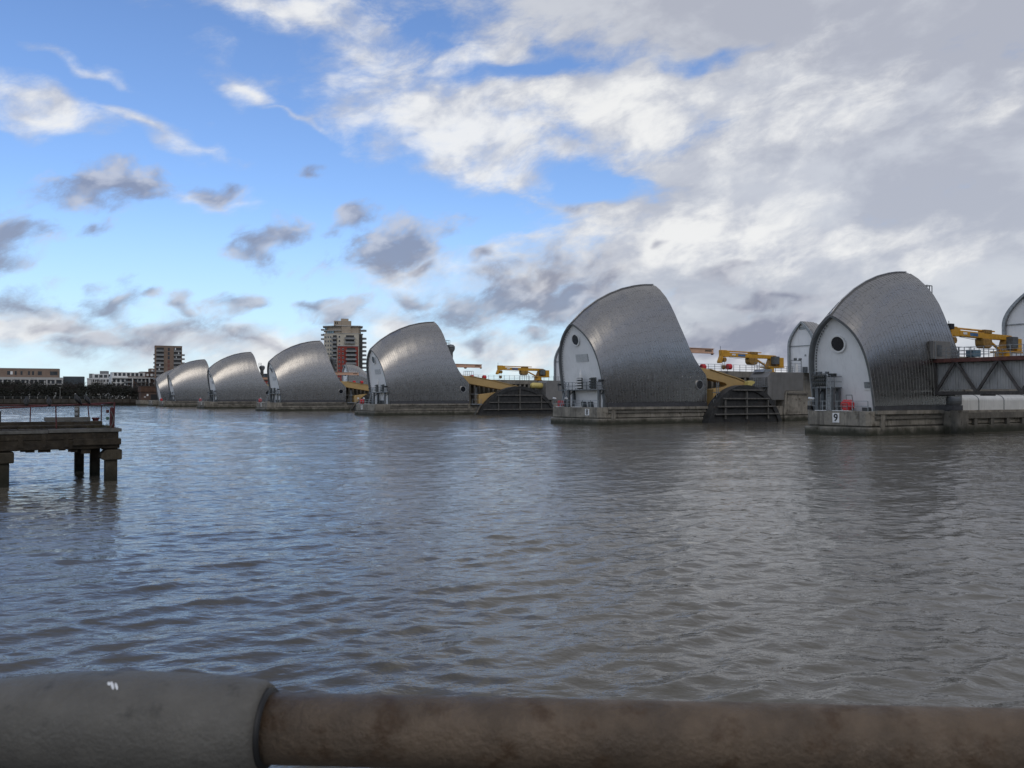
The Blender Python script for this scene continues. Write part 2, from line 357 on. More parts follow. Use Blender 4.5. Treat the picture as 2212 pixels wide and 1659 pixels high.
# ------------------------------------------------------------------ hood geometry
RT = [-.55, .59, 1.68, 3.89, 6.15, 8.45, 10.8, 12.48, 14.48, 21]; RZ = [11.44, 12.5, 13.41, 14.85, 15.95, 16.8, 17.38, 17.66, 17.81, 17.85]
TP = [0, .25, .299, .345, .39, .435, .485, .536, .581, .626, .672, .718, .781, .834, .888, .932, .97, 1.0]; TT = [20.4, 20.4, 19.45, 18.7, 18.1, 17.55, 17.12, 16.75, 16.42, 16.12, 15.85, 15.63, 15.47, 15.34, 15.18, 15.0, 14.74, 14.45]
TP9 = [0, .3, .381, .448, .54, .616, .693, .771, .841, .903, .966, 1.0]; TT9 = [19.3, 19.3, 19.0, 18.5, 17.8, 17.3, 17.0, 16.78, 16.45, 16.0, 15.3, 14.41]   # the nearest hood has a fuller back
def hp(u, p, side=-1, sc=(1, 1, 1)):
    """point of the hood skin: u front to back, p base to ridge, side -1 = south"""
    t0 = -.55+2.4*(1-p); t1 = float(np.interp(p, TP9, TT9) if sc[0] == .83 else np.interp(p, TP, TT)); t = t0+(t1-t0)*u
    z = float(np.interp(t, RT, RZ))*p; s = 4.7*(max(0., 1-p**3.8))**.93
    return Vector((t*sc[0], side*s*sc[1], z*sc[2]))
def arc_p(n, p0=0.0):
    pp = np.linspace(p0, 1, 400); pts = np.array([hp(.5, float(p))[:] for p in pp]); L = np.concatenate([[0], np.cumsum(np.linalg.norm(np.diff(pts, axis=0), axis=1))])
    return [float(np.interp(v, L, pp)) for v in np.linspace(0, L[-1], n+1)]
def hn(u, p, side, sc):
    e = 1e-3; pm = min(p, .995); a = hp(min(u+e, 1), pm, side, sc)-hp(max(u-e, 0), pm, side, sc); b = hp(u, pm+e, side, sc)-hp(u, max(pm-e, 0), side, sc)
    n = a.cross(b).normalized()
    return n if n.y*side > 0 else -n
def panel(mb, u0, u1, p0, p1, side, sc, h, tilt, sub=3):
    """one bent sheet: a face that follows the skin and four turned-down edges; normals kept in mb.n"""
    vs = []; ns = []; rows = sub+1
    for k in range(rows):
        p = p0+(p1-p0)*k/sub
        for j, u in enumerate((u0, u1)):
            q = hp(u, p, side, sc); n = hn(u, p, side, sc); vs.append(q+n*h)
            ns.append((n+Vector((tilt[1], 0, tilt[0]))).normalized())
    fs = [(2*k, 2*k+1, 2*k+3, 2*k+2) for k in range(sub)]
    edge = [2*k for k in range(rows)]+[2*k+1 for k in range(rows)][::-1]
    m = len(edge); b = len(vs); c = sum(vs, Vector())/len(vs)
    for e in edge: vs.append(vs[e].copy()); ns.append(None)
    for e in edge: vs.append(vs[e]-ns[e]*h*.8); ns.append(None)
    for i in range(m):
        j = (i+1) % m; fs.append((b+i, b+j, b+m+j, b+m+i))
    for i in range(b, len(vs)):
        d = vs[i]-c; ns[i] = (ns[edge[(i-b) % m]]*.6+d.normalized()*.8).normalized()
    if side > 0: fs = [f[::-1] for f in fs]
    if not hasattr(mb, 'n'): mb.n = []
    mb.add(vs, fs); mb.n += ns
def shell_grid(sc, nu=24, npp=20, off=0.0):
    mb = MB(); ps = arc_p(npp)
    for side in (-1, 1):
        vs = [hp(i/nu, p, side, sc) for p in ps for i in range(nu+1)]
        fs = [(r*(nu+1)+i, r*(nu+1)+i+1, (r+1)*(nu+1)+i+1, (r+1)*(nu+1)+i) for r in range(npp) for i in range(nu)]
        mb.add(vs, fs if side < 0 else [f[::-1] for f in fs])
    return mb
def edge_strip(mb, u, sc, w_in, depth0, depth1, n=26):
    """rim following the front (u=0) or rear (u=1) edge: a band of width w_in inside the skin from depth0 to depth1 along the axis"""
    ps = arc_p(n)
    outer = [hp(u, p, -1, sc) for p in ps]+[hp(u, p, 1, sc) for p in ps[::-1][1:]]
    inner = []
    apex = outer[n]
    for q in outer:
        c = Vector((q.x, 0, q.z)); d = Vector((0, -q.y, 0))
        # shrink towards an inner line
        k = 1-w_in/max(.6, 4.7*sc[1]); zi = q.z*(1-w_in*1.25/apex.z)
        inner.append(Vector((q.x+(q.z-zi)*.21*(1 if u == 0 else 0), q.y*k, zi)))
    vs = []; fs = []; m = len(outer)
    for o_, i_ in zip(outer, inner):
        vs += [o_+Vector((depth0, 0, 0)), i_+Vector((depth0, 0, 0)), i_+Vector((depth1, 0, 0)), o_+Vector((depth1, 0, 0))]
    for i in range(m-1):
        a, b = 4*i, 4*(i+1)
        for j in range(4): fs.append((a+j, a+(j+1) % 4, b+(j+1) % 4, b+j))
    mb.add(vs, fs); return inner

WORD = {9: 'nine', 8: 'eight', 7: 'seven', 6: 'six', 5: 'five', 4: 'four', 3: 'three'}
hood_cache = {}
def make_hood(n, sc=(1, 1, 1), strips=36, rows=12, singles=0):
    lab = {9: 'large silver steel-panelled hood nearest the footbridge, above the number nine sign',
           8: 'tall silver steel-panelled hood above the number eight sign',
           7: 'silver steel hood with dark porthole above the number seven sign',
           6: 'silver steel hood in front of the red tower, above the number six sign',
           5: 'silver steel hood above the number five sign, between the 4 and 6 hoods',
           4: 'small far silver hood above the number four sign',
           3: 'farthest silver hood at far left, in front of the brown block'}[n]
    t = thing('pier_hood', lab, 'hood', at(n, 0, 0, DECK), TH, 'curved steel hoods of the barrier piers')
    key = tuple(sc)
    if key in hood_cache and not singles:
        for nm, me, m, kd in hood_cache[key]:
            o = inst(nm, me, (0, 0, 0), t)
            if kd: o['kind'] = kd
    else:
        made = []
        o = shell_grid(sc).build('shell', M_under, t, smooth=True); made.append(('shell', o.data, None, None))
        mb = MB(); inner = edge_strip(mb, 0, sc, .16, -.06, .7); o = mb.build('front_rim', M_rim, t); made.append(('front_rim', o.data, None, None))
        mb = MB(); edge_strip(mb, 1, sc, .3, -.3, .06); o = mb.build('rear_rim', M_steel2, t); made.append(('rear_rim', o.data, None, None))
        # rear closing wall, set inside
        mb = MB(); ps = arc_p(16)
        for i in range(16):
            a, b = hp(1, ps[i], -1, sc), hp(1, ps[i+1], -1, sc); d = Vector((-.9, 0, 0))
            a, b = a+d, b+d; mb.add([(a.x, a.y*.97, a.z*.98), (a.x, -a.y*.97, a.z*.98), (b.x, -b.y*.97, b.z*.98), (b.x, b.y*.97, b.z*.98)], [(0, 1, 2, 3)])
        o = mb.build('rear_wall', M_rim, t); made.append(('rear_wall', o.data, None, None))
        # ridge capping
        mb = MB(); mb.tube([hp(i/20, 1, -1, sc)+Vector((0, 0, .03)) for i in range(21)], .075*sc[2], 6); o = mb.build('ridge_cap', M_steel2, t, smooth=True); made.append(('ridge_cap', o.data, None, None))
        # skirt along the foot
        mb = MB()
        for side in (-1, 1):
            a, b = hp(0, 0, side, sc), hp(1, 0, side, sc); y = a.y
            mb.box(a.x-.02, b.x+.02, min(y, y+side*.16), max(y, y+side*.16), 0, .62*sc[2])
        o = mb.build('foot_skirt', M_skirt, t); made.append(('foot_skirt', o.data, None, None))
        # cladding
        rest = MB(); single = []; p_low = .62*sc[2]/(15*sc[2])
        base = arc_p(rows, p_low)
        ug = [i/strips for i in range(strips+1)]
        for side in (-1, 1):
            for i in range(strips):
                jog = random.uniform(-.28, .28); L = len(base)
                pp = [base[0]]+[float(np.interp(j+jog, range(L), base)) for j in range(1, rows)]+[.985]
                du = (.014 if singles else .020)/(16*sc[0]); u0, u1 = ug[i]+du, ug[i+1]-du
                for j in range(rows):
                    rg_ = .0007 if singles else .0008; p0, p1 = pp[j]+rg_, pp[j+1]-rg_
                    h = .05+random.uniform(-.005, .005); tl = (random.gauss(0, .005), random.gauss(0, .006)) if singles else (random.gauss(0, .004), random.gauss(0, .004))
                    if side < 0 and singles: single.append((i, j, (u0, u1, p0, p1, side, sc, h, tl)))
                    else: panel(rest, u0, u1, p0, p1, side, sc, h, tl)
        if singles:
            single.sort(key=lambda a: -(hp(a[2][1], a[2][2], -1, sc)-hp(a[2][0], a[2][3], -1, sc)).length*(1.0 if a[1] < rows-1 else .5))
            for k, (i, j, args) in enumerate(single):
                if k < 300:
                    mb = MB(); panel(mb, *args); mb.build('panel', M_steel, t)
                else: panel(rest, *args)
        o = rest.build('panel_field', M_steel, t, kind='stuff'); made.append(('panel_field', o.data, None, 'stuff'))
        sm = MB()
        for i in range(0, strips+1):
            for side in (-1, 1):
                one = MB()
                pts = []
                for p in arc_p(14, p_low):
                    p = min(p, .985); q = hp(ug[i], p, side, sc); pts.append((q, hn(ug[i], p, side, sc)))
                vs = []; w = .013
                ta = Vector((1, 0, 0))
                for q, nn in pts: vs += [q-ta*w, q-ta*w+nn*.072, q+ta*w+nn*.072, q+ta*w]
                fs = []
                for r in range(len(pts)-1):
                    for j in range(3): fs.append((4*r+j, 4*r+j+1, 4*r+j+5, 4*r+j+4))
                if singles and side < 0:
                    one.add(vs, fs); one.build('seam', M_steel2, t)
                else: sm.add(vs, fs)
        o = sm.build('seam_field', M_steel2, t, kind='stuff'); made.append(('seam_field', o.data, None, 'stuff'))
        # end wall, set back in the rim
        mb = MB(); ps = arc_p(30); k = 1-.14/max(.6, 4.7*sc[1]); az_ = hp(0, 1, -1, sc).z; kz = 1-.14*1.25/az_
        for i in range(30):
            a, b = hp(0, ps[i], -1, sc), hp(0, ps[i+1], -1, sc); d = .58 if sc[0] == .83 else .34
            mb.add([(a.x+d+a.z*(1-kz)*.21, a.y*k, a.z*kz), (a.x+d+a.z*(1-kz)*.21, -a.y*k, a.z*kz), (b.x+d+b.z*(1-kz)*.21, -b.y*k, b.z*kz), (b.x+d+b.z*(1-kz)*.21, b.y*k, b.z*kz)], [(3, 2, 1, 0)])
        o = mb.build('end_wall', M_white, t); made.append(('end_wall', o.data, None, None))
        hood_cache[key] = made
    wall = [c for c in t.children if c.name.startswith('end_wall')][0]
    # things let into the end wall
    k_ = 1-.14*1.25/hp(0, 1, -1, sc).z; WZ = []; WX = []
    for i in range(60):
        q = hp(0, i/59, -1, sc); WZ.append(q.z*k_); WX.append(q.x+(.58 if sc[0] == .83 else .34)+q.z*(1-k_)*.21)
    def wx(z):
        return float(np.interp(z, WZ, WX))
    ax = Vector((-1, 0, -.2)).normalized()
    zc = {9: 6.45}.get(n, 9.2*sc[2]/1.0); c = Vector((wx(zc)-.03, 0.0, zc)); r = .70
    w = MB().ring(c, ax, r, r+.17, .12, 32).build('round_window', M_ww, wall)
    d = MB(); u = ax.orthogonal().normalized(); v = ax.cross(u); d.add([c+ax*.07+r*(u*math.cos(a)+v*math.sin(a)) for a in np.linspace(0, 2*math.pi, 32, endpoint=False)], [tuple(range(32))]); d.build('pane', M_glass, w)
    def quad_on_wall(y0, y1, z0, z1, m, nm, th=.05, par=wall):
        mb = MB(); vs = [(wx(z)-e, y, z) for e in (0, th) for y, z in ((y0, z0), (y1, z0), (y1, z1), (y0, z1))]
        mb.add(vs, [(0, 1, 2, 3), (7, 6, 5, 4), (0, 4, 5, 1), (1, 5, 6, 2), (2, 6, 7, 3), (3, 7, 4, 0)]); return mb.build(nm, m, par)
    if n != 9:
        f = quad_on_wall(-2.0, .7, 6.2, 7.2, M_gal, 'louvre_vent', .05)
        for k in range(7): quad_on_wall(-1.95, .65, 6.24+k*.14, 6.31+k*.14, M_white, 'slat', .085, f)
        quad_on_wall(-4.25, -3.75, .15, 1.9, M_rim, 'door', .06)
        for yy in (.3, -1.2): quad_on_wall(yy-.35, yy+.35, .0, .75, M_gald, 'equipment_box', .4)
    else:
        f = quad_on_wall(-2.75, -2.2, 2.15, 2.75, M_gal, 'wall_vent', .05)
        quad_on_wall(-2.85, -2.1, 1.98, 2.08, M_ww, 'sill', .09)
        f = quad_on_wall(-.75, -.05, .05, 1.55, M_rim, 'door', .02); quad_on_wall(-.69, -.11, .1, 1.49, M_white, 'leaf', .035, f)
        quad_on_wall(-2.6, -1.9, 0.0, .35, M_gald, 'equipment_box', .4)
    # line of small lamps inside the north edge of the wall
    mb = MB()
    for i in range(26):
        p = .12+i*.032
        if p > .93: break
        q = hp(0, p, 1, sc); mb.box(q.x+(.50 if sc[0] == .83 else .27), q.x+(.56 if sc[0] == .83 else .33), q.y*k_in(sc)-.05, q.y*k_in(sc)+.03, q.z*.95, q.z*.95+.16)
    mb.build('bolt_row', M_gald, wall, kind='stuff')
    # porthole in the tail
    if n not in (9,):
        pr = .60; y = -4.7*sc[1]; c = Vector((18.9*sc[0], y-.04, 3.15))
        pn = MB().ring(c, (0, -1, 0), pr, pr+.12, .16, 32).build('porthole', M_steel2, t)
        d = MB(); d.add([c+Vector((pr*math.cos(a), -.10, pr*math.sin(a))) for a in np.linspace(0, 2*math.pi, 32, endpoint=False)], [tuple(range(32))]); d.build('pane', M_glass, pn)
    return t
def k_in(sc): return 1-.42/max(.6, 4.7*sc[1])
make_hood(9, (.83, .72, .80), 30, 12, 300)
make_hood(8, (1, 1, 1), 36, 12, 300)
for n in (7, 6, 5, 4): make_hood(n, (1, 1, .999))
make_hood(3, (.9, .9, .88))

# ------------------------------------------------------------------ concrete piers
def make_pier(n, w=10.65, length=62):
    f = FRONT[n]; hw = w/2
    t = thing('concrete_pier', 'weathered concrete pier carrying the number %s sign' % WORD[n], 'pier', at(n, 0, 0, 0), TH, 'concrete piers across the river')
    o = MB().prism_z([(f+.35, -hw), (length, -hw), (length, hw), (f+.35, hw), (f, hw-.35), (f, -hw+.35)], .92, DECK).build('upper_block', M_conc, t); bevel(o, .06)
    o = MB().prism_z([(f-.05, -hw-.14), (length, -hw-.14), (length, hw+.14), (f-.05, hw+.14), (f-.22, hw-.2), (f-.22, -hw+.2)], -3, .80).build('lower_block', M_conc, t); bevel(o, .16, 3)
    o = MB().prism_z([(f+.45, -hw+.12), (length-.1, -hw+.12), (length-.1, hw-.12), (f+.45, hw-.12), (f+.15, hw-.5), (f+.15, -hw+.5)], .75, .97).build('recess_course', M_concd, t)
    for side in (-1, 1):
        y = side*hw
        a = 1.6 if n != 9 else 1.3; b = 19.8 if n != 9 else 12.2
        MB().box(a, b, min(y, y+side*.28), max(y, y+side*.28), 2.02, 2.36).build('coping', M_conc, t)
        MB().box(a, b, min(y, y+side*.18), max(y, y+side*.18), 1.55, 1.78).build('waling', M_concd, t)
        o = MB().box(f+2.05 if n == 8 else f+1.6, f+2.7 if n == 8 else f+2.2, min(y, y+side*.2), max(y, y+side*.2), .5, 2.2).build('pilaster', M_conc, t)
    sg = {9: -.0, 8: -2.93, 7: 1.65, 6: .3, 5: -.8, 4: -2.6, 3: -1.4}[n]; z = 1.66; x = f-.02
    sw, sh = (.37, .46)
    if n == 8: sw, sh = .44, .43
    s = MB().box(x-.05, x-.002, sg-sw, sg+sw, z-sh, z+sh).build('number_sign', M_ww, t)
    me = text_mesh(str(n), .98, .02); me.materials.append(M_black)
    d = inst('numeral', me, (x-.058, sg, z-.015), s, (R(90), 0, R(-90)))
    # pale deck-edge plates
    MB().box(f-.03, f+.5, hw-2.4, hw-1.1, DECK, DECK+.06).build('edge_plate', M_ww, t)
    MB().box(f-.03, f+.5, -1.3, .5, DECK, DECK+.06).build('edge_plate', M_ww, t)
    return t
for n in (9, 8, 7, 6, 5, 4, 3): make_pier(n, 7.0 if n == 9 else 10.65)
# broad pilaster block and stained face further along the nearest pier
t_ = thing('concrete_block', 'pale brown concrete block on the pier side under the footbridge', 'concrete block', at(9, 12.5, -3.5, 0), TH)
o = MB().box(0, 3.3, -.75, .0, -1.5, 2.24).build('block_face', M_conc, t_); bevel(o, .05)
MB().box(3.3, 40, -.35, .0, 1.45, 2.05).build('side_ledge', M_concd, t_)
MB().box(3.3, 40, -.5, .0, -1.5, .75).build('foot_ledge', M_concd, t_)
for i in range(8): MB().box(5.2+i*3.2, 5.8+i*3.2, -.3, 0, .75, 1.45).build('rib', M_concd, t_)

# ------------------------------------------------------------------ railings
def railing(label, base, rz, length, h=1.05, step=1.5, m=None, r=.03, rails=(1.0, .5), group='guard rails on the piers', name='guard_rail'):
    m = m or M_gal; t = thing(name, label, 'railing', base, rz, group)
    for k in rails: MB().bar((0, 0, h*k), (length, 0, h*k), r*1.6).build('rail', m, t)
    pm = None; nst = max(1, int(length/step))
    for i in range(nst+1):
        x = length*i/nst
        if pm is None: pm = MB().bar((0, 0, 0), (0, 0, h), r*2).build('post', m, t)
        else: inst('post', pm.data, (x, 0, 0), t)
    return t
for n in (9, 8, 7, 6, 5):
    hw = 3.3 if n == 9 else 5.1
    railing('thin grey rail on the pier edge above the number %s sign' % WORD[n], at(n, FRONT[n]+.15, -hw, DECK), TH+R(90), hw*2, .95, 1.6)

# ------------------------------------------------------------------ signal gantries on the hood fronts
def gantry(n, y0, y1, panels, zp, tx=(.6, 1.8)):
    t = thing('signal_gantry', 'dark signal platform with lamp boards above the number %s sign' % WORD[n], 'gantry', at(n, 0, 0, DECK), TH, 'signal gantries on the pier fronts')
    xa, xb = tx
    MB().box(xa, xb, y0, y1, zp-.12, zp).build('deck', M_gald, t)
    mb = MB()
    for k in (.5, 1.0): mb.bar((xa+.04, y0, zp+k), (xa+.04, y1, zp+k), .05)
    for k in (.5, 1.0): mb.bar((xa, y0+.03, zp+k), (xb, y0+.03, zp+k), .05)
    mb.build('rail', M_gald, t)
    pm = None; ns = int((y1-y0)/.8)
    for i in range(ns+1):
        y = y0+.04+(y1-y0-.08)*i/ns
        if pm is None: pm = MB().bar((xa+.04, 0, zp), (xa+.04, 0, zp+1), .05).build('rail_post', M_gald, t); pm.location.y = y
        else: inst('rail_post', pm.data, (0, y, 0), t)
    for y in (y0+.75 if n != 9 else y0+.35, y1-2.2 if n != 9 else y1-.55):
        for x in (xa+.2, xb-.1): MB().bar((x, y, 0), (x, y, zp-.1), .24 if x < 0 else .34).build('leg', M_gald, t)
        MB().bar((xa+.2, y, zp-.9), (xb-.1, y, zp-.15), .1).build('brace', M_gald, t)
    # ladder
    yl = y0+1.5 if n == 9 else y1-2.35
    if n == 9: yl = y0+.55
    ld = MB()
    for s in (-.22, .22): ld.bar((xa-.12 if n == 9 else xa-1.2, yl+s, 0), (xa-.08, yl+s, zp+1), .06)
    for k in range(12):
        z = .3+k*.28; fr = z/(zp+1); x = (xa-.12 if n == 9 else xa-1.2)*(1-fr)+(xa-.08)*fr
        ld.bar((x, yl-.22, z), (x, yl+.22, z), .035)
    ld.build('ladder', M_gal, t)
    for (y, wid, rows, cols, lit) in panels:
        fr = MB().box(xa+.02, xa+.14, y-wid/2+.1, y+wid/2-.1, zp+.05, zp+.15+rows*.36).build('lamp_board', M_black, t)
        for r_ in range(rows):
            z = zp+.32+r_*.36
            b = MB().box(xa-.12, xa+.1, y-wid/2, y+wid/2, z-.12, z+.12).build('lamp_row', M_gald, t)
            for c_ in range(cols):
                yy = y-wid/2+wid*(c_+.5)/cols
                MB().tube([(xa-.30, yy, z), (xa-.13, yy, z)], .085, 8).build('lamp', M_ww if lit else M_glass, b)
    MB().box(xa+.0, xa+.5, y0+.1, y0+.7, zp+.95, zp+1.3).build('floodlight', M_black, t)
    MB().box(xa-.2, xa+.2, y1-.5, y1-.1, zp+.6, zp+.85).build('floodlight', M_black, t)
    return t
g8 = gantry(8, -5.2, 4.5, [(-.45, 1.25, 4, 6, True), (-3.4, 1.25, 4, 3, False)], 2.4)
mb = MB().tube([(.8, -.4, 4.05), (.8, -.4, 4.5), (.8, -.4, 4.55), (.8, -.4, 5.1)], [.2, .2, .16, .03], 10); mb.build('beacon', M_ww, g8)
g7 = gantry(7, -5.2, 3.2, [(-.9, 1.1, 4, 5, False), (-3.9, 1.1, 4, 3, False)], 2.45)
mb = MB().tube([(.8, -.9, 4.1), (.8, -.9, 4.6), (.8, -.9, 5.2)], [.2, .17, .03], 10); mb.build('beacon', M_ww, g7)
gantry(6, -4.8, 4.6, [(.9, 1.2, 4, 4, False), (-1.8, 1.2, 4, 3, False)], 2.5)
gantry(5, -4.8, 4.6, [(.5, 1.2, 4, 4, False), (-1.8, 1.2, 4, 3, False)], 2.5)
gantry(4, -3.8, 4.6, [(0, 1.6, 4, 4, False)], 2.5)
g9 = gantry(9, .15, 2.75, [(1.75, 1.4, 3, 6, False)], 2.3, (.35, 1.5))
mb = MB()
for y in (1.1, 1.9, 2.4): mb.box(.4, .7, y-.14, y+.14, 3.55, 3.8)
mb.bar((.5, .9, 3.6), (.5, 2.6, 3.6), .06); mb.build('floodlight_bar', M_gald, g9)

# ------------------------------------------------------------------ red lifebuoy housings, cameras, lamps on the pier fronts
def red_float(label, pos, r=.62, sc=1.0, group='red lifebuoy housings'):
    t = thing('lifebuoy_housing', label, 'lifebuoy', pos, TH, group)
    mb = MB(); w = .32
    P = [(r*math.cos(R(22.5+45*k)), r*math.sin(R(22.5+45*k))) for k in range(8)]
    vs = [(-w, y, z+r) for y, z in P]+[(w, y, z+r) for y, z in P]+[(-w-.1, y*.8, z*.8+r) for y, z in P]+[(w+.1, y*.8, z*.8+r) for y, z in P]
    fs = [tuple(range(16, 24))[::-1], tuple(range(24, 32))]+[(k, (k+1) % 8, (k+1) % 8+8, k+8) for k in range(8)]+[(k, k+16, (k+1) % 8+16, (k+1) % 8) for k in range(8)]+[(k+8, (k+1) % 8+8, (k+1) % 8+24, k+24) for k in range(8)]
    mb.add(vs, fs).build('shell', M_red, t)
    fr = MB()
    for y in (-.3, .3): fr.bar((-w-.16, y*sc, 0), (-w-.16, y*sc, r*1.25), .045)
    fr.bar((-w-.16, -.3*sc, r*1.25), (-w-.16, .3*sc, r*1.25), .045); fr.bar((-w-.16, -.3*sc, r*.7), (-w-.16, .3*sc, r*.7), .045)
    fr.build('bracket', M_rim, t); t.scale = (sc, sc, sc); return t
red_float('bright red octagonal lifebuoy housing above the number nine sign', at(9, .95, -.85, DECK), .56, 1)
for n, y, s in ((8, 3.9, .85), (7, 3.2, 1.0), (6, 3.5, 1.0), (5, 3.5, 1.0), (4, 3.5, 1)):
    red_float('red lifebuoy housing on the deck corner left of the number %s sign' % WORD[n], at(n, FRONT[n]+.6, y, DECK), .55, s)
def head_lamp(label, pos, h=1.15):
    t = thing('dock_lamp', label, 'lamp', pos, TH, 'white-headed lamps on the pier fronts')
    MB().bar((0, 0, 0), (0, 0, h), .07).build('post', M_gal, t)
    o = MB().tube([(-.1, -.36, h-.03), (-.1, -.3, h+.02), (-.1, .3, h+.08), (-.1, .36, h+.05)], [.07, .12, .12, .06], 8).build('lamp_head', M_ww, t, smooth=True); return t
for n, ys in ((9, (3.0,)), (8, (2.2, 4.9)), (7, (1.2, 4.2)), (6, (1.6,)), (5, (1.6,))):
    for k, y in enumerate(ys): head_lamp(('outer ' if k else '')+'white-headed lamp on a short post near the number %s sign' % WORD[n], at(n, FRONT[n]+.35, y, DECK))
# equipment left on the pier front of nine
t_ = thing('davit_post', 'thin davit with small box at the left corner of the nearest pier', 'davit', at(9, .6, 3.1, DECK), TH)
MB().bar((0, 0, 0), (0, 0, 1.0), .08).build('post', M_gal, t_); MB().box(-.2, .2, -.2, .2, .1, .5).build('box', M_black, t_)

# ------------------------------------------------------------------ upper decks with slotted walls
def upper_deck(n, a, b, slot_end, z=7.72, front=0.4):
    t = thing('upper_deck', {9: 'raised concrete deck behind the hood nearest the footbridge', 8: 'raised slotted concrete deck under the crane left of the number nine hood',
                             7: 'raised concrete deck with dark slots under the crane behind the number seven hood', 6: 'raised concrete deck with slots behind the number six hood', 5: 'raised concrete deck behind the number five hood'}[n], 'deck', at(n, a, 0, DECK), TH, 'raised concrete decks on the piers')
    L = b-a
    MB().box(0, L, -front, 4.4, z-.95-DECK, z-DECK).build('slab', M_concu, t)
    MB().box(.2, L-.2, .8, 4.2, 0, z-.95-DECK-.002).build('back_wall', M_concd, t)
    pm = None; k = 0; x = .3
    while x < slot_end-a:
        if pm is None: pm = MB().box(-.21, .21, -front+.08, .798, 0, z-.95-DECK-.002).build('column', M_concu, t); pm.location.x = x
        else: inst('column', pm.data, (x, 0, 0), t)
        x += 1.22
    MB().box(0, slot_end-a, -front+.15, .797, 1.9, 2.35).build('mid_beam', M_concu, t)
    MB().box(slot_end-a+.3, L, -front+.1, .796, 0, z-.95-DECK-.002).build('solid_wall', M_concu, t)
    return t
upper_deck(8, 21.0, 58, 37.5); upper_deck(7, 20.5, 58, 43.5); upper_deck(6, 20.5, 58, 43); upper_deck(5, 20.5, 58, 43)
upper_deck(9, 19, 44, 22, 8.05)
railing('long grey double rail on the raised deck behind the number eight hood', at(8, 21.2, -.3, 7.72), TH, 36, 1.0, 1.35, rails=(1, .66, .33))
railing('long grey rail on the raised deck behind the number seven hood', at(7, 21.2, -.3, 7.72), TH, 36, 1.0, 1.35, rails=(1, .66, .33))
railing('grey rail on the raised deck behind the number six hood', at(6, 21.2, -.3, 7.72), TH, 36, 1.0, 1.8, rails=(1, .5))
railing('grey rail on the raised deck under the crane beside the footbridge', at(9, 19.2, -.3, 8.05), TH, 24, 1.05, 1.0, rails=(1, .66, .33))
railing('short rail of taller posts on the raised deck near the number eight crane pedestal', at(8, 35.6, -.3, 7.72), TH, 2.4, 1.45, .6, rails=(1, .6), group='stair rails')
railing('short rail of taller posts on the raised deck near the number seven crane pedestal', at(7, 36.6, -.3, 7.72), TH, 2.4, 1.35, .6, rails=(1, .6), group='stair rails')
for n, t0, lab in ((8, 29.2, 'red round float under the number eight crane hook'), (8, 23.6, 'red round float on the deck edge right of the number eight hood'), (7, 23.4, 'red float on the raised deck close to the number seven hood'), (7, 26.6, 'larger red float on the raised deck right of the number seven hood'), (6, 24.5, 'red float on the raised deck close to the number six hood'), (6, 26.9, 'larger red float on the raised deck beside the number seven pier')):
    red_float(lab, at(n, t0, -.9, 7.73) if not (n == 8 and t0 > 25) else at(n, t0, -.9, 7.9), .5, .95, 'red floats on the raised decks')

# ------------------------------------------------------------------ gate discs and tan lifting beams
def gate_disc(n, tc_, Rr, top, hz, vt, label):
    cz = top-Rr; t = thing('gate_disc', label, 'gate', at(n, tc_, -6.0, 0), TH, 'black rising gate ends')
    def seg(r, y0, y1, mt, nm, r_in=None):
        a0 = math.asin(max(-1, (-2.2-cz)/r)); A = np.linspace(a0, math.pi-a0, 48); mb = MB()
        if r_in is None: mb.prism([(r*math.cos(a), cz+r*math.sin(a)) for a in A], y0, y1)
        else:
            b0 = math.asin(max(-1, (-2.2-cz)/r_in)); B = np.linspace(b0, math.pi-b0, 48)
            for i in range(47):
                q = [(r*math.cos(A[i]), cz+r*math.sin(A[i])), (r*math.cos(A[i+1]), cz+r*math.sin(A[i+1])), (r_in*math.cos(B[i+1]), cz+r_in*math.sin(B[i+1])), (r_in*math.cos(B[i]), cz+r_in*math.sin(B[i]))]
                mb.prism(q, y0, y1)
        return mb.build(nm, mt, t)
    seg(Rr-.15, -.55, .6, M_disc, 'disc'); seg(Rr, -.75, .75, M_disc, 'rim', Rr-.75)
    for x0, x1, z in hz: bevel(MB().box(x0-tc_, x1-tc_, -1.0, -.55, z-.10, z+.10).build('fender_rail', M_timber, t), .03)
    for x, z0, z1 in vt: bevel(MB().box(x-tc_-.12, x-tc_+.12, -.86, -.545, z0, z1).build('fender_post', M_timber, t), .03)
    return t
gate_disc(8, 26.5, 8.35, 5.45, [(23.6, 29.9, 4.7), (21.6, 31.4, 3.46), (20.5, 32.6, 2.3), (19.9, 33.4, 1.2)], [(22.1, .5, 3.3), (26.57, .45, 4.55), (31.17, .46, 3.3)], 'black rounded gate end with grey timber grid, right of the number eight hood')
d7 = gate_disc(7, 32.3, 11.8, 6.15, [(26.2, 38.3, 4.17), (24.2, 40.5, 2.6), (22.8, 41.8, 1.05)], [(26.7, .7, 4.1), (32.3, .8, 5.75), (38.1, .84, 4.1)], 'large black rounded gate end between the number seven hood and the number eight pier')
copy_tree(d7, at(6, 32.3, -6.0, 0), 'black rounded gate end half hidden behind the number seven pier front')
copy_tree(d7, at(5, 32.3, -6.0, 0), 'black rounded gate end half hidden behind the number six pier front')
def gate_arm(n, poly, label):
    t = thing('lifting_beam', label, 'beam', at(n, 20, -3.3, DECK), TH, 'tan lifting beams'); off = (20, 0, DECK)
    bevel(MB().prism(poly, -.7, .7).build('arm_plate', M_tan, t, off), .06)
    return t
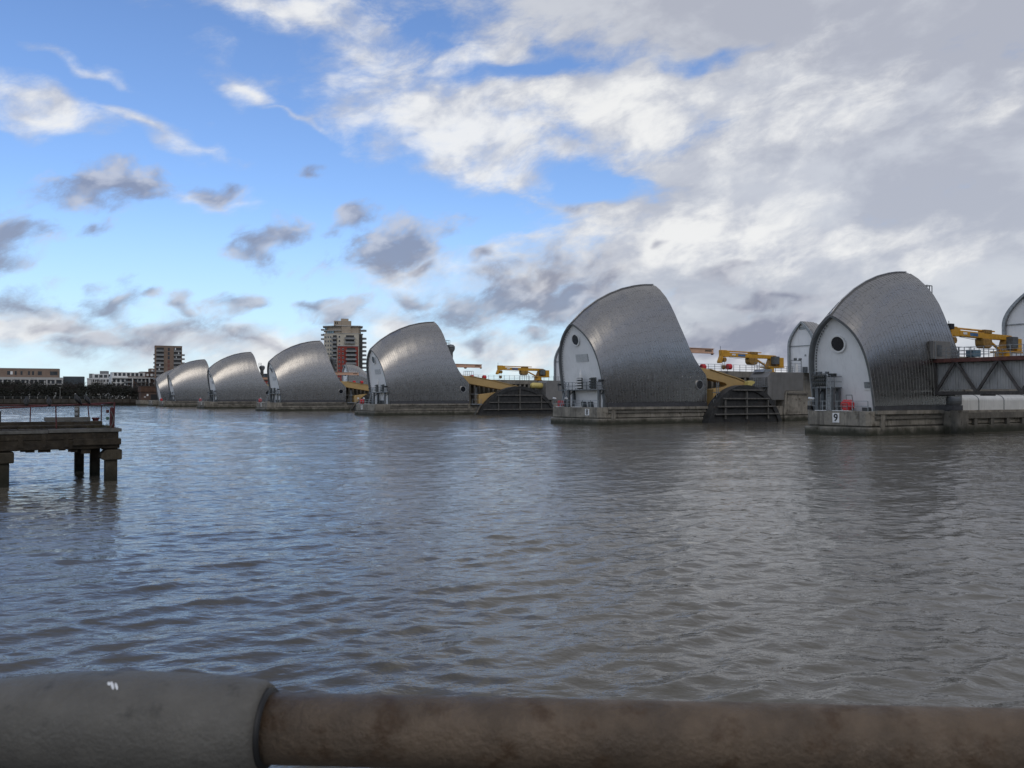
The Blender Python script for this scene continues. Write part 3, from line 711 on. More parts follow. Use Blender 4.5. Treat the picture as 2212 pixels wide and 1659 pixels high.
P7 = [(18.2, 8.6), (19.8, 8.42), (21.1, 8.28), (27.3, 7.35), (32.2, 6.37), (34.2, 6.0), (34.5, 4.5), (31, 3), (25.1, 2.31), (23.3, 2.31), (23.3, 4.3), (27.9, 4.84), (31.5, 5.1), (29.1, 5.44), (21.25, 6.6), (18.2, 7.0)]
P8 = [(18.4, 8.1), (20.3, 7.95), (21.9, 7.7), (25.1, 6.97), (27.3, 6.53), (29.0, 6.07), (29.5, 5.5), (30, 4), (27, 2.31), (22.4, 2.31), (22.6, 4.85), (25.1, 5.2), (25.45, 5.47), (25.1, 5.75), (21.4, 6.4), (18.4, 6.8)]
def flange(t, pts, w=.85):
    mb = MB()
    for a, b in zip(pts[:-1], pts[1:]): mb.bar((a[0]-20, 0, a[1]-DECK+.07), (b[0]-20, 0, b[1]-DECK+.07), w*2, .12)
    mb.build('top_flange', M_tan, t)
A7 = gate_arm(7, P7, 'tan steel beam sloping from the number seven hood to the black gate end'); flange(A7, P7[2:6])
A8 = gate_arm(8, P8, 'tan forked steel beam right of the number eight hood'); flange(A8, P8[2:7])
copy_tree(A7, at(6, 20, -3.3, DECK), 'tan steel lifting beam right of the number six hood, ending at the number seven pier')
copy_tree(A7, at(5, 20, -3.3, DECK), 'tan steel lifting beam just showing between the number 5 and number six hoods')
# access ladder stands at the hood tails
def ladder_stand(n, lab):
    t = thing('ladder_stand', lab, 'ladder', at(n, 20.9, -5.4, DECK), TH, 'ladder stands at the hood tails')
    MB().box(-.5, 1.9, -.7, .5, -.18, .02).build('landing', M_gal, t)
    mb = MB()
    for x in (.45, .85): mb.bar((x, -.4, 0), (x, -.4, 3.6), .07)
    for k in range(10): mb.bar((.45, -.4, .3+k*.32), (.85, -.4, .3+k*.32), .04)
    mb.build('ladder', M_gal, t); mb = MB()
    for x in (-.4, 1.8): mb.bar((x, -.6, 0), (x, -.6, 1.0), .06)
    mb.bar((-.4, -.6, 1), (1.8, -.6, 1), .05); mb.build('rail', M_gal, t)
    MB().box(.2, 1.1, -.5, .2, 2.0, 2.1).build('upper_landing', M_gal, t)
    for z0, z1 in ((-.2, -2.6),): MB().bar((1.6, -.2, z0), (.3, -.2, z1), .14).build('strut', M_gald, t)
for n in (8, 7, 6): ladder_stand(n, 'grey ladder and small landing at the tail of the number %s hood' % WORD[n])

# ------------------------------------------------------------------ grey clad enclosures
def corrugated(mb, x0, x1, y, z0, z1, step=.3, d=.05):
    x = x0; k = 0
    while x < x1-.01:
        mb.box(x, min(x+step*.45, x1), y-d, y, z0, z1); x += step
t_ = thing('machinery_enclosure', 'grey ribbed enclosure with cut corners left of the number nine hood', 'enclosure', at(8, 32.7, -5.4, DECK), TH, 'grey machinery enclosures'); off = (32.7, 0, DECK)
bx = [(32.7, 6.75), (33.45, 7.5), (41.0, 7.58), (41.0, 4.73), (36.75, 4.73), (36.75, 3.25), (33.8, 3.25), (32.7, 4.15)]
MB().prism(bx, 0, 3.6).build('body', M_box, t_, off)
mb = MB(); x = 33.5
while x < 40.9:
    zt = 7.45 if x < 41 else 7.5; zb = 3.3 if x < 36.7 else 4.78; mb.box(x, x+.12, -.045, .0, zb, zt); x += .28
mb.build('rib_field', M_box, t_, off, kind='stuff')
bevel(MB().prism([(33.0, 7.55), (33.6, 8.0), (35.2, 8.0), (35.2, 7.62), (33.6, 7.52)], 1.2, 3.2).build('roof_hatch', M_gal, t_, off), .02)
t_ = thing('pier_wing', 'pale concrete block under the grey ribbed enclosure beside the number nine pier', 'concrete block', at(8, 36.4, -5.3, 0), TH); off = (36.4, 0, 0)
MB().prism([(36.6, 4.6), (42.5, 4.6), (42.5, 1.0), (36.1, 1.0)], -.3, 1.4).build('block', M_conc, t_, off)
MB().prism([(36.0, .85), (43, .85), (43, -2), (36.0, -2)], -.55, 1.4).build('foot', M_conc, t_, off)
MB().box(36.9, 41.6, -.5, -.28, 4.1, 4.35).build('lintel', M_concd, t_, off); MB().box(37.0, 40.6, -.36, -.29, 1.4, 4.05).build('panel', M_conc, t_, off)
t_ = thing('machinery_enclosure', 'plain grey enclosure with cut corners left of the number eight hood', 'enclosure', at(7, 40.3, -5.4, DECK), TH, 'grey machinery enclosures'); off = (40.3, 0, DECK)
MB().prism([(40.3, 7.0), (40.8, 7.55), (47, 7.55), (47, 3.2), (41.1, 3.2), (40.3, 3.9)], 0, 3.6).build('body', M_box, t_, off)
t_ = thing('pier_wing', 'dark concrete block below the grey enclosure left of the number eight pier', 'concrete block', at(7, 40.5, -5.3, 0), TH); off = (40.5, 0, 0)
MB().box(42.0, 50, .1, 1.4, -2, 3.1).build('block', M_concd, t_, off)
# pale yellow tank by the seventh pier, pale cowl by the eighth
t_ = thing('yellow_tank', 'pale yellow weathered tank above the black gate end near the number seven crane', 'tank', at(7, 37.4, -3.6, DECK), TH)
MB().tube([(.0, 0, 4.1), (.12, 0, 4.1), (.5, 0, 4.1), (3.9, 0, 4.05), (4.2, 0, 4.05)], [.3, .55, .68, .68, .4], 16).build('drum', M_pale, t_, smooth=True)
for x in (1.0, 3.2): MB().box(x-.12, x+.12, -.5, .5, 0, 3.5).build('leg', M_gald, t_)
t_ = thing('yellow_cowl', 'small pale yellow cowl between a black gate end and the grey ribbed enclosure', 'cowl', at(8, 28.2, -5.2, DECK), TH)
bevel(MB().prism([(0, 3.0), (.1, 3.75), (.9, 3.85), (1.5, 3.7), (1.4, 3.45), (.9, 3.2), (.8, 2.7), (.3, 2.6)], -.4, .4).build('hood', M_pale, t_), .04)
MB().bar((.5, 0, 0), (.5, 0, 2.8), .2).build('stem', M_gald, t_)
railing('small dense grey rail on a landing between the yellow cowl and grey enclosure', at(8, 29.8, -5.2, 5.35), TH, 2.8, 1.25, .4, rails=(1, .75, .5, .25), group='landing rails')
t_ = thing('gate_landing', 'small steel landing on brackets left of the grey ribbed enclosure', 'landing', at(8, 29.6, -5.3, DECK), TH)
MB().box(0, 3.1, -.3, .8, 2.9, 3.05).build('deck', M_gald, t_); MB().bar((2.9, 0, .3), (.6, 0, 2.9), .14).build('brace', M_gald, t_); MB().bar((2.9, 0, 2.9), (1.6, 0, 1.6), .1).build('brace', M_gald, t_)

# ------------------------------------------------------------------ yellow cranes
def crane(n, dt, z0, label, boom_text=True):
    t = thing('deck_crane', label, 'crane', at(n, 39.5+dt, .2, z0), TH, 'yellow deck cranes'); off = (39.5, 0, 7.72)
    MB().tube([(39.55, 0, 7.72), (39.55, 0, 7.8), (39.55, 0, 7.85), (39.55, 0, 8.45)], [1.05, 1.05, .85, .85], 20).build('pedestal', M_yel, t, off)
    MB().box(38.5, 42.3, -.9, .9, 8.45, 8.62).build('slew_platform', M_yel, t, off)
    MB().prism([(39.0, 8.62), (41.3, 8.62), (41.2, 10.3), (40.3, 10.4), (39.7, 10.0)], -.35, .35).build('mast', M_yeld, t, off)
    bevel(MB().box(41.25, 42.3, -.8, .8, 8.63, 10.1).build('counterweight', M_yel, t, off), .05)
    MB().box(39.7, 40.95, -1.05, -.36, 9.0, 10.25).build('cabinet', M_gald, t, off)
    bm = bevel(MB().prism([(30.0, 10.0), (30.0, 10.62), (41.0, 10.45), (40.9, 9.9), (35.4, 9.88)], -.34, .34).build('boom', M_yel, t, off), .05)
    MB().box(32.1, 33.7, -.36, -.338, 10.08, 10.42).build('blue_panel', mat('blue_panel', (.06, .16, .33), .5), bm, off)
    MB().box(30.7, 31.5, -.36, -.338, 10.2, 10.45).build('white_panel', M_ww, bm, off)
    MB().tube([(29.4, 0, 10.86), (35.3, 0, 10.80), (37.8, 0, 10.82)], [.11, .11, .08], 8).build('top_ram', M_yel, t, off)
    bevel(MB().box(35.0, 36.6, -.4, .4, 10.5, 10.92).build('boom_winch', M_yeld, t, off), .06)
    bevel(MB().prism([(34.5, 9.9), (36.4, 9.9), (36.5, 9.1), (36.0, 8.82), (34.9, 8.85), (34.55, 9.2)], -.5, .5).build('winch_drum', M_yeld, t, off), .1)
    MB().tube([(36.5, 0, 9.75), (38.9, 0, 8.75)], .16, 10).build('luffing_ram', M_yel, t, off)
    hd = bevel(MB().prism([(28.4, 11.0), (29.6, 11.0), (30.3, 10.7), (30.3, 9.95), (29.3, 9.9), (28.9, 10.0), (28.55, 8.95), (28.05, 8.95), (28.0, 9.2), (28.45, 10.1)], -.3, .3).build('boom_head', M_yel, t, off), .06)
    MB().ring((29.2, -.32, 9.5), (0, 1, 0), .06, .36, .64, 18).build('sheave', M_yeld, hd, off)
    MB().bar((28.5, 0, 10.9), (28.5, 0, 11.6), .05).build('aerial', M_gald, hd, off)
    mb = MB()
    for x in (28.9, 29.45): mb.bar((x, 0, 9.4), (x+(29.2-x)*.4, 0, 8.6), .035)
    mb.build('hoist_rope', M_black, t, off)
    bevel(MB().prism([(28.95, 8.65), (29.45, 8.65), (29.5, 8.2), (29.2, 7.95), (28.9, 8.2)], -.18, .18).build('hook_block', M_yeld, t, off), .04)
    MB().tube([(30.2, -.2, 9.9), (33, -.2, 9.72), (35, -.2, 9.7)], .025, 6).build('hose', M_black, t, off)
    return t
crane(8, 0, 7.72, 'yellow deck crane between the number 8 and number nine hoods')
crane(7, 2.4, 7.72, 'yellow deck crane between the number 7 and number eight hoods')
crane(9, -8.4, 8.05, 'yellow deck crane right of the number nine hood, over the footbridge')
t_ = thing('blue_cabinet', 'small blue-grey cabinet on the deck right of the number nine hood', 'cabinet', at(9, 22.3, -.8, 8.05), TH); bevel(MB().box(0, 1.6, -.4, .4, 0, .75).build('body', mat('blue_grey', (.10, .17, .22), .5), t_), .03)

# ------------------------------------------------------------------ peach hoist beams and vent cowls behind the hoods
def hoist(n, label):
    t = thing('hoist_beam', label, 'beam', at(n, 17, -.6, DECK), TH, 'peach hoist beams'); off = (17, 0, DECK)
    bevel(MB().box(16.0, 26.0, -.16, .16, 10.4, 11.0).build('web', M_peach, t, off), .02)
    MB().box(16.0, 26.05, -.3, .3, 11.0, 11.08).build('top_flange', M_peach, t, off); MB().box(16.0, 26.05, -.3, .3, 10.3, 10.4).build('bottom_flange', M_peach, t, off)
    MB().box(25.7, 26.05, -.1, .1, 10.12, 10.3).build('end_stop', M_rust, t, off)
    MB().box(24.2, 25.6, -.185, -.158, 10.6, 10.82).build('plate', mat('sign_brown', (.14, .10, .07), .6), t, off)
    if n != 8: MB().prism([(21.6, 10.3), (22.2, 10.3), (22.0, 10.05), (21.8, 10.05)], -.2, .2).build('trolley', M_black, t, off)
    for x in (16.6,): MB().bar((x, 0, 2.3), (x, 0, 10.3), .3).build('post', M_gald, t, off)
for n in (8, 7, 6, 5): hoist(n, 'peach overhead hoist beam sticking out behind the number %s hood' % WORD[n])
def cowl(n, label):
    t = thing('vent_cowl', label, 'vent', at(n, 18.4, 0, DECK), TH, 'dark vent cowls behind the hoods')
    MB().tube([(0, 0, 8.0), (0, 0, 11.2), (.05, 0, 11.9), (.05, 0, 12.1)], [.6, .6, .95, 1.0], 16).build('stack', M_rim, t, smooth=True)
    MB().tube([(.05, 0, 12.1), (.05, 0, 12.6), (.05, 0, 12.95), (.05, 0, 13.05)], [1.0, 1.0, .7, .2], 16).build('cap', M_rim, t, smooth=True)
    MB().bar((-3, 0, 9.0), (0, 0, 9.0), .5).build('elbow', M_rim, t); mb = MB()
    for x, y in ((-1.1, -.4), (-.3, -.4), (-1.1, .4), (-.3, .4)): mb.bar((x, y, 12.4), (x, y, 13.9), .06)
    for z in (13.3, 13.9): mb.bar((-1.1, -.4, z), (-.3, -.4, z), .05); mb.bar((-1.1, .4, z), (-.3, .4, z), .05); mb.bar((-1.1, -.4, z), (-1.1, .4, z), .05); mb.bar((-.3, -.4, z), (-.3, .4, z), .05)
    mb.bar((-.7, 0, 12.4), (-.7, 0, 12.0), .8, .6); mb.build('cage', M_gald, t)
for n in (7, 6, 5): cowl(n, 'dark mushroom-shaped vent behind the number %s hood' % WORD[n])
t_ = thing('ladder_cage', 'small steel ladder cage high on the back of the number nine hood', 'ladder', at(9, 14.2, 0, DECK+9), TH); mb = MB()
for x in (0, .45, .9):
    for y in (-.9, .1): mb.bar((x, y, 1.6), (x, y, 3.95 if x > .4 else 4.0), .07)
for z in (2.5, 3.2, 3.95):
    for y in (-.9, .1): mb.bar((0, y, z), (.9, y, z), .06)
    for x in (0, .9): mb.bar((x, -.9, z), (x, .1, z), .06)
mb.build('cage', M_gald, t_); mb = MB(); mb.box(-1.8, .9, -.9, .1, 1.5, 1.62); mb.build('landing', M_gald, t_); mb = MB()
mb.bar((-.9, -.4, -9), (-.9, -.4, 1.5), .2); mb.build('stay', M_gald, t_)
t_ = thing('dark_floodlight', 'dark floodlight head beside the boom tip behind the number nine hood', 'lamp', at(9, 19.4, -.2, 8.05), TH)
MB().bar((0, 0, 0), (0, 0, 2.9), .12).build('post', M_gald, t_); bevel(MB().box(-.2, .5, -.35, .35, 2.9, 3.5).build('head', M_black, t_), .04)
# bracket frame on the tan arm of pier seven
t_ = thing('lifting_frame', 'open tubular frame on top of the tan lifting beam of the number seven pier', 'frame', at(7, 20.2, -3.3, 8.35), TH); mb = MB()
for x in (0, .9, 1.9):
    for y in (-.4, .4): mb.bar((x, y, -.15), (x, y, 1.05), .06)
for y in (-.4, .4): mb.bar((0, y, 1.05), (1.9, y, 1.05), .07)
mb.build('frame', M_gal, t_)

# ------------------------------------------------------------------ small downstream hoods
def small_hood(n, tt, label, z0=7.72, sc=1.0, L=8.6, htop=8.65, hw=2.75):
    t = thing('small_hood', label, 'hood', at(n, tt, 0, z0), TH, 'small white-fronted hoods on the far pier ends')
    def arch(k, x, inset=0.0):
        """outline at axial place x; the crown comes down towards the back"""
        d = max(0.0, (x-.3*L)/L); top = htop*(1-.62*d**1.7)-inset; w = hw-inset; sp = top*.52
        pts = []
        for i in range(13):
            a = i/12; z = sp+(top-sp)*a; pts.append((x, -w*(1-a**1.9), z))
        full = [(x, -w, 0)]+pts+[(x, -p[1], p[2]) for p in pts[::-1][1:]]+[(x, w, 0)]
        return full
    nx = 12; sec = [arch(0, L*i/nx) for i in range(nx+1)]; m = len(sec[0]); mb = MB()
    vs = [p for s in sec for p in s]; fs = [(i*m+j, i*m+j+1, (i+1)*m+j+1, (i+1)*m+j) for i in range(nx) for j in range(m-1)]
    mb.add(vs, fs); mb.build('shell', M_steel, t)
    rb = MB()
    for i in range(1, nx):
        for a, b in zip(sec[i][:-1], sec[i][1:]): rb.bar(a, b, .07, .09)
    rb.build('rib_field', M_steel2, t, kind='stuff')
    o_, i_ = arch(0, 0), arch(0, 0, .34); mb = MB(); vs = []
    for a, b in zip(o_, i_): vs += [(-.35, a[1], a[2]), (-.35, b[1], b[2]), (.3, b[1], b[2]), (.3, a[1], a[2])]
    mb.add(vs, [(4*i+j, 4*i+(j+1) % 4, 4*i+4+(j+1) % 4, 4*i+4+j) for i in range(m-1) for j in range(4)]); mb.build('front_rim', M_gal, t)
    w = MB().add([(.1, p[1], p[2]) for p in i_], [tuple(range(m))[::-1]]).build('end_wall', M_white, t)
    MB().box(-.03, .098, -hw+.36, hw-.36, htop*.52, htop*.52+.12).build('transom', M_gal, w)
    MB().box(.04, .098, -.75, -.45, htop*.32, htop*.32+.32).build('wall_box', M_gal, w)
    MB().box(.04, .098, -.6, .6, htop*.84, htop*.84+.5).build('vent', M_gal, w)
    return t
small_hood(8, 47.6, 'small white-fronted pointed hood just left of the number nine hood')
small_hood(7, 48.7, 'small white-fronted hood peeping out left of the number eight hood')
small_hood(5, 50.3, 'small ribbed silver hood in front of the red tower, above the tan arm')
small_hood(6, 49, 'small ribbed hood hidden behind the number seven hood')
small_hood(9, 36.8, 'white-fronted hood cut by the right edge of the picture', 8.05, 1, 8, 8.3, 3.0)
t_ = thing('lamp_frame', 'tubular frame with two floodlights beside the small hood left of number nine', 'frame', at(8, 44.0, -.6, 7.72), TH); mb = MB()
for x in (0, 2.6): mb.bar((x, 0, 0), (x, 0, 2.0), .1)
mb.bar((0, 0, 2.0), (2.6, 0, 2.0), .1); mb.bar((0, 0, 1.5), (2.6, 0, 1.5), .06); mb.build('frame', M_gal, t_)
for x in (1.0, 2.2): bevel(MB().box(x-.2, x+.2, -.3, .1, 2.05, 2.4).build('floodlight', M_gald, t_), .03)
MB().tube([(1.3, 0, 0), (1.3, 0, 1.4)], .3, 10).build('cylinder', M_ww, t_); bevel(MB().box(3.4, 4.4, -.4, .4, .0, 1.0).build('control_box', M_gald, t_), .03)

# ------------------------------------------------------------------ footbridge from the nearest pier
fb = thing('footbridge', 'enclosed truss footbridge with rusty red top beam at the right edge', 'bridge', at(9, 11.3, -3.35, 0), TH-R(90))
# local x runs south along the bridge, local y to the west is negative... the west face is at y=0
LB = 46; Z0, Z1 = 4.05, 7.2
MB().box(-.2, LB, -.18, .18, Z1-.17, Z1+.2).build('top_chord', M_rust, fb); MB().box(-.2, LB, -.18, .18, Z0-.2, Z0+.14).build('bottom_chord', M_brd, fb)
MB().box(-.2, LB, 2.6, 2.96, Z1-.17, Z1+.2).build('top_chord', M_rust, fb); MB().box(-.2, LB, 2.6, 2.96, Z0-.2, Z0+.14).build('bottom_chord', M_brd, fb)
MB().box(-.2, LB, .19, 2.59, Z0-.1, Z0+.02).build('floor', M_brd, fb); MB().box(-.2, LB, .19, 2.59, Z1-.05, Z1+.08).build('roof', M_brd, fb)
x = .1; i = 0
while x < LB-2.1:
    a, b = ((x, 0, Z0), (x+2.03, 0, Z1)) if i % 2 == 0 else ((x, 0, Z1), (x+2.03, 0, Z0))
    MB().bar(a, b, .24, .2, up=(0, 1, 0)).build('diagonal', M_brd, fb); x += 2.03; i += 1
MB().box(.0, LB, .55, .60, Z0+.32, Z1-.2).build('cladding', M_brp, fb)
mb = MB(); x = .0
while x < LB: mb.box(x, x+.1, .50, .549, Z0+.32, Z1-.2); x += .25
mb.build('cladding_ribs', M_brp, fb, kind='stuff')
mb = MB().box(-.15, .15, -.15, .15, Z0, Z1+.0); mb.build('end_post', M_brd, fb)
for x in (.5, 4.5, 8.5, 12.5): MB().box(x-.1, x+.1, .19, 2.6, Z0-.3, Z0-.1).build('cross_beam', M_brd, fb)
t_ = railing('grey rail along the top of the footbridge', fb.location+Vector((0, 0, Z1+.2)), TH-R(90), 45, 1.05, 1.2, rails=(1, .66, .33), group='footbridge rails')
t_ = thing('bridge_portal', 'stained steel hut where the footbridge meets the number nine hood', 'hut', at(9, 11.0, -3.4, 5.5), TH)
bevel(MB().box(-.4, 2.6, -.3, 3.2, 1.9, 3.7).build('wall', M_box, t_), .03); MB().box(.15, 1.0, -.34, -.301, 2.2, 3.3).build('door', M_gald, t_)
MB().bar((-.2, -.36, 1.9), (-.2, -.36, 3.6), .06).build('pipe', M_gal, t_); MB().bar((2.0, 1.5, -3.2), (2.0, 1.5, 1.9), .3).build('post', M_brd, t_)
# bridge pier column and dark support
t_ = thing('bridge_support', 'dark steel support under the end of the footbridge', 'support', at(9, 12.4, -3.2, DECK), TH)
MB().box(-.6, 1.4, .1, 2.4, 0, 1.5).build('block', M_brd, t_)
for x in (-.4, 1.2): MB().bar((x, .3, 1.5), (x, .3, 1.9), .3).build('bearing', M_brd, t_)
# white duct along the pier deck
t_ = thing('white_duct', 'long white round-topped duct on the pier under the footbridge', 'duct', at(9, 13.9, -2.3, DECK), TH)
def half_round(x0, x1, r=1.0, h=1.62):
    P = [(-r, 0), (-r, h-r*.62)]+[(r*math.cos(a), h-r*.62+r*.62*math.sin(a)) for a in np.linspace(math.pi, 0, 11)[1:-1]]+[(r, h-r*.62), (r, 0)]
    n = len(P); mb = MB(); return mb.add([(x, y, z) for x in (x0, x1) for y, z in P], [tuple(range(n))[::-1], tuple(range(n, 2*n))]+[(i, i+1, i+1+n, i+n) for i in range(n-1)])
for i in range(5): half_round(.6+i*5.0, .56+(i+1)*5.0-.04).build('duct_section', M_duct, t_)
for i in range(5): half_round(.5+i*5.0, .62+i*5.0, 1.04, 1.66).build('joint_band', M_gal, t_)
MB().tube([(-.6, -.5, .95), (1.9, -.5, .95)], .78, 20).build('dark_drum', M_rim, t_, smooth=False)  # dark grey cylinder at the left end of the duct
t_ = thing('deck_gate', 'small rounded steel barriers on the pier deck beside the white duct', 'barrier', at(9, 12.7, -3.15, DECK), TH)
for x in (0, 1.1, 2.2): MB().tube([(x, 0, 0), (x, 0, .95), (x+.12, 0, 1.1), (x+.75, 0, 1.1), (x+.87, 0, .95), (x+.87, 0, 0)], .04, 6).build('barrier', M_gal, t_)
for x in (.2, 1.3): MB().box(x, x+.5, -.02, .02, .5, .95).build('notice_board', M_gal, t_)

# ------------------------------------------------------------------ far buildings
M_cream = mat('cream_render', (.52, .47, .38), .8, 0, .06, .3)
M_tanr = mat('tan_render', (.40, .33, .25), .8, 0, .07, .3)
M_redr = mat('red_render', (.27, .045, .032), .8, 0, .1, .3)
M_brick = mat('brown_brick', (.23, .165, .125), .85, 0, .12, .4)
M_dbrick = mat('dark_brick', (.10, .065, .05), .85, 0, .2, .4)
M_balc = mat('grey_balcony', (.22, .225, .225), .6, .2, .15, .5)
M_slab = mat('pale_slab', (.46, .45, .43), .8, 0, .08)
M_bwh = mat('white_render', (.70, .70, .68), .8, 0, .05, .3)
M_pane = mat('window_pane', (.035, .042, .05), .12, 0, .4, .25)
M_paneb = mat('blue_pane', (.13, .21, .25), .12, 0, .3, .3)
M_slate = mat('blue_grey_cladding', (.055, .07, .08), .6, .1, .15, .5)
M_void = mat('painted_recess_shade', (.045, .044, .044), .8, 0, .3, .4)  # near-black colour stands in for the shade in recesses and behind frames
def ub(w, d, h, m, name='x'):
    """unit mesh placed many times"""
    mb = MB().box(-w/2, w/2, -d/2, d/2, 0, h); me = bpy.data.meshes.new(name); me.from_pydata(mb.v, [], mb.f); me.materials.append(m); return me
def facing(px, py, Z):
    """world place of something seen at this bearing, Z metres out over the water, standing on the far ground"""
    return Vector(((px-1106)/1838*Z, Z, 3.0))
def win_row(par, xs, zs, me_w, me_p, y=0.0):
    for z in zs:
        for x in xs:
            w = inst('window', me_w, (x, y, z), par)
            if me_p: inst('pane', me_p, (0, -.06, .12), w)
# red and cream tower
tw = thing('apartment_tower', 'tall cream and red apartment tower behind the number six hood', 'building', facing(729, 0, 590), R(11.6))
K_ = 590/1838
MB().prism_z([(-9.4, 6.5), (-.0, 0.0), (14.2, 0), (17.2, 4), (17.2, 20), (-9.4, 20)], 0, 45.4).build('wall', M_cream, tw)
MB().box(.0, 14.0, -.18, .0, 0, 36.6).build('red_wall', M_redr, tw)
MB().box(-.2, 14.4, -.4, .1, 36.62, 37.3).build('grey_band', M_slab, tw)
MB().prism_z([(-8.5, 8), (1.0, 1.5), (14, 1.5), (16, 4.5), (16, 19), (-8.5, 19)], 45.5, 50.6).build('penthouse', M_tanr, tw)
MB().prism_z([(-9.6, 7.3), (.5, .4), (3, .4), (3, 1.5), (-9.6, 19.5)], 47.5, 47.9).build('roof_slab', M_slab, tw)
MB().prism_z([(-10.2, 7.2), (.9, -.3), (15.0, .2), (17.4, 4), (17.4, 20.3), (-10.2, 20.3)], 50.61, 51.1).build('roof_slab', M_slab, tw)
MB().prism_z([(-10.0, 6.9), (.5, -.5), (14.6, -.1), (17.6, 4), (17.6, 20.2), (-10, 20.2)], 45.41, 45.7).build('roof_slab', M_slab, tw)
cr = MB().box(-2.6, 9.3, .9, 12, 51.11, 54.3).build('core', M_tanr, tw)
MB().box(2.6, 8.8, .2, 1.5, 45.72, 54.2).build('core_front', M_tanr, tw); MB().box(2.2, 7.4, 2, 9, 54.31, 56.0).build('core_top', M_tanr, cr)
for x in (-1.4, -.3): MB().box(x-.3, x+.3, .82, .9, 52.0, 53.6).build('louvre', M_black, cr)
ang = math.atan2(-6.5, 9.4)
lw = thing  # left wing windows sit on the slanted face
wm, pmesh = ub(1.1, .14, 1.45, M_slab, 'window'), ub(.9, .06, 1.2, M_pane, 'pane')
FZ = [44.6-2.9*(i+1) for i in range(15)]
def slanted(name, me, s, z, out=.05, sub=None):
    x = -9.4+9.4*s; y = 6.5-6.5*s; nx, ny = -.569, -.822
    w = inst(name, me, (x+nx*out, y+ny*out, z), tw, (0, 0, ang))
    if sub: inst('pane', sub, (0, -.06, .12), w)
    return w
for z in FZ[:14]:
    for s in (.14, .32, .50): slanted('window', wm, s, z+.7, .05, pmesh)
bm1, bm2, vd = ub(3.6, 1.5, 1.05, M_balc, 'balcony'), ub(3.7, 1.6, .25, M_slab, 'balcony_slab'), ub(3.2, .1, 2.2, M_void, 'recess_shade')  # flat dark sheets on the wall imitate shaded balcony recesses
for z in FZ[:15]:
    slanted('recess_shade', vd, .80, z+.35, .03); b = slanted('balcony', bm1, .80, z+.05, .75); inst('slab', bm2, (0, 0, -.26), b)
for z in FZ[3:15]:
    for x in (1.2, 3.6):
        w = inst('window', ub(.8, .12, 1.4, M_ww, 'window') if 0 else wm, (x, -.2, z+.7), tw); inst('pane', pmesh, (0, -.06, .12), w)
for z in FZ[:3]: w = inst('window', wm, (1.2, -.05, z+.7), tw); inst('pane', pmesh, (0, -.06, .12), w)
bm1, bm2, vd = ub(7.2, 1.7, 1.05, M_balc, 'balcony'), ub(7.3, 1.8, .28, M_slab, 'balcony_slab'), ub(5.6, .1, 2.3, M_void, 'recess_shade')
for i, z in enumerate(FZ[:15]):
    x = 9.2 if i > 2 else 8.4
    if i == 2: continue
    inst('recess_shade', vd, (x, -.23 if i > 2 else -.06, z+.3), tw); b = inst('balcony', bm1, (x, -1.0, z+.03), tw); inst('slab', bm2, (0, 0, -.29), b)
bm1, bm2 = ub(2.8, 4.0, 1.1, M_balc, 'balcony'), ub(2.9, 4.1, .28, M_slab, 'balcony_slab')
for z in FZ+[47.3]:
    b = inst('balcony', bm1, (17.4, 2.6, z+.02), tw, (0, 0, R(50))); inst('slab', bm2, (0, 0, -.31), b)
MB().box(14.25, 16.6, .6, 3.6, 0, 45).build('recess_shade', M_void, tw)
bm1 = ub(2.4, 3.0, 1.0, M_balc, 'balcony')
for z in (48, 44.4, 41.5): inst('balcony', bm1, (-10.3, 9.5, z), tw)
for k in range(4): MB().box(-1.6, 1.6, -.08, .08, 0, 2.2).build('glazing', M_paneb, tw); g_ = COL.objects[-1]; g_.location = (-8.2+k*1.6, 6.6-k*1.1, 47.95 if k < 1 else 45.8-2.6*0); g_.rotation_euler = (0, 0, ang); g_.scale = (.5, 1, .62 if k else .9)
# brown brick block
bb = thing('apartment_block', 'brown brick apartment block with recessed balconies behind the farthest hoods', 'building', facing(334, 0, 590), R(24))
def bxm(par, nm, m, *a): return MB().box(*a).build(nm, m, par)
bxm(bb, 'wall', M_brick, 0, 20.5, 0, 14, 0, 36.6)
FZ2 = [33.2-2.85*i for i in range(11)]
r1, b1, s1 = ub(5.6, .1, 2.45, M_void, 'recess_shade'), ub(5.7, .7, 1.0, M_balc, 'balcony'), ub(5.8, .8, .22, M_slab, 'slab')
wv = ub(1.4, .12, 2.1, M_pane, 'window'); wr = ub(1.6, .1, 2.2, mat('red_brown_panel', (.19, .085, .07), .7), 'infill')
cu = [ub(w_, .06, 1.8, M_ww, 'curtain') for w_ in (.5, .8)]
for i, z in enumerate(FZ2):
    for x in (3.9, 17.0):
        rc = inst('recess_shade', r1, (x, -.04, z+.1), bb); b = inst('balcony', b1, (x, -.38, z), bb); inst('slab', s1, (0, 0, -.23), b)
        if random.random() < .6: inst('curtain', random.choice(cu), (random.uniform(-2, 2), -.09, .6), rc)
    w = inst('infill', wr, (10.4, -.045, z+.2), bb); inst('window', wv, (.0, -.06, .05), w) if i < 3 else None
b2 = ub(2.2, 3.2, 1.1, M_balc, 'balcony')
for z in FZ2[1:9]: inst('balcony', b2, (21.6, 3.5, z), bb)
b3 = ub(1.0, 2.4, 1.0, M_gal, 'balcony')
for z in FZ2[1:]: inst('balcony', b3, (-.5, 4, z), bb)
bxm(bb, 'parapet', M_brick, -.1, 20.6, -.1, 14.1, 36.61, 37.1)
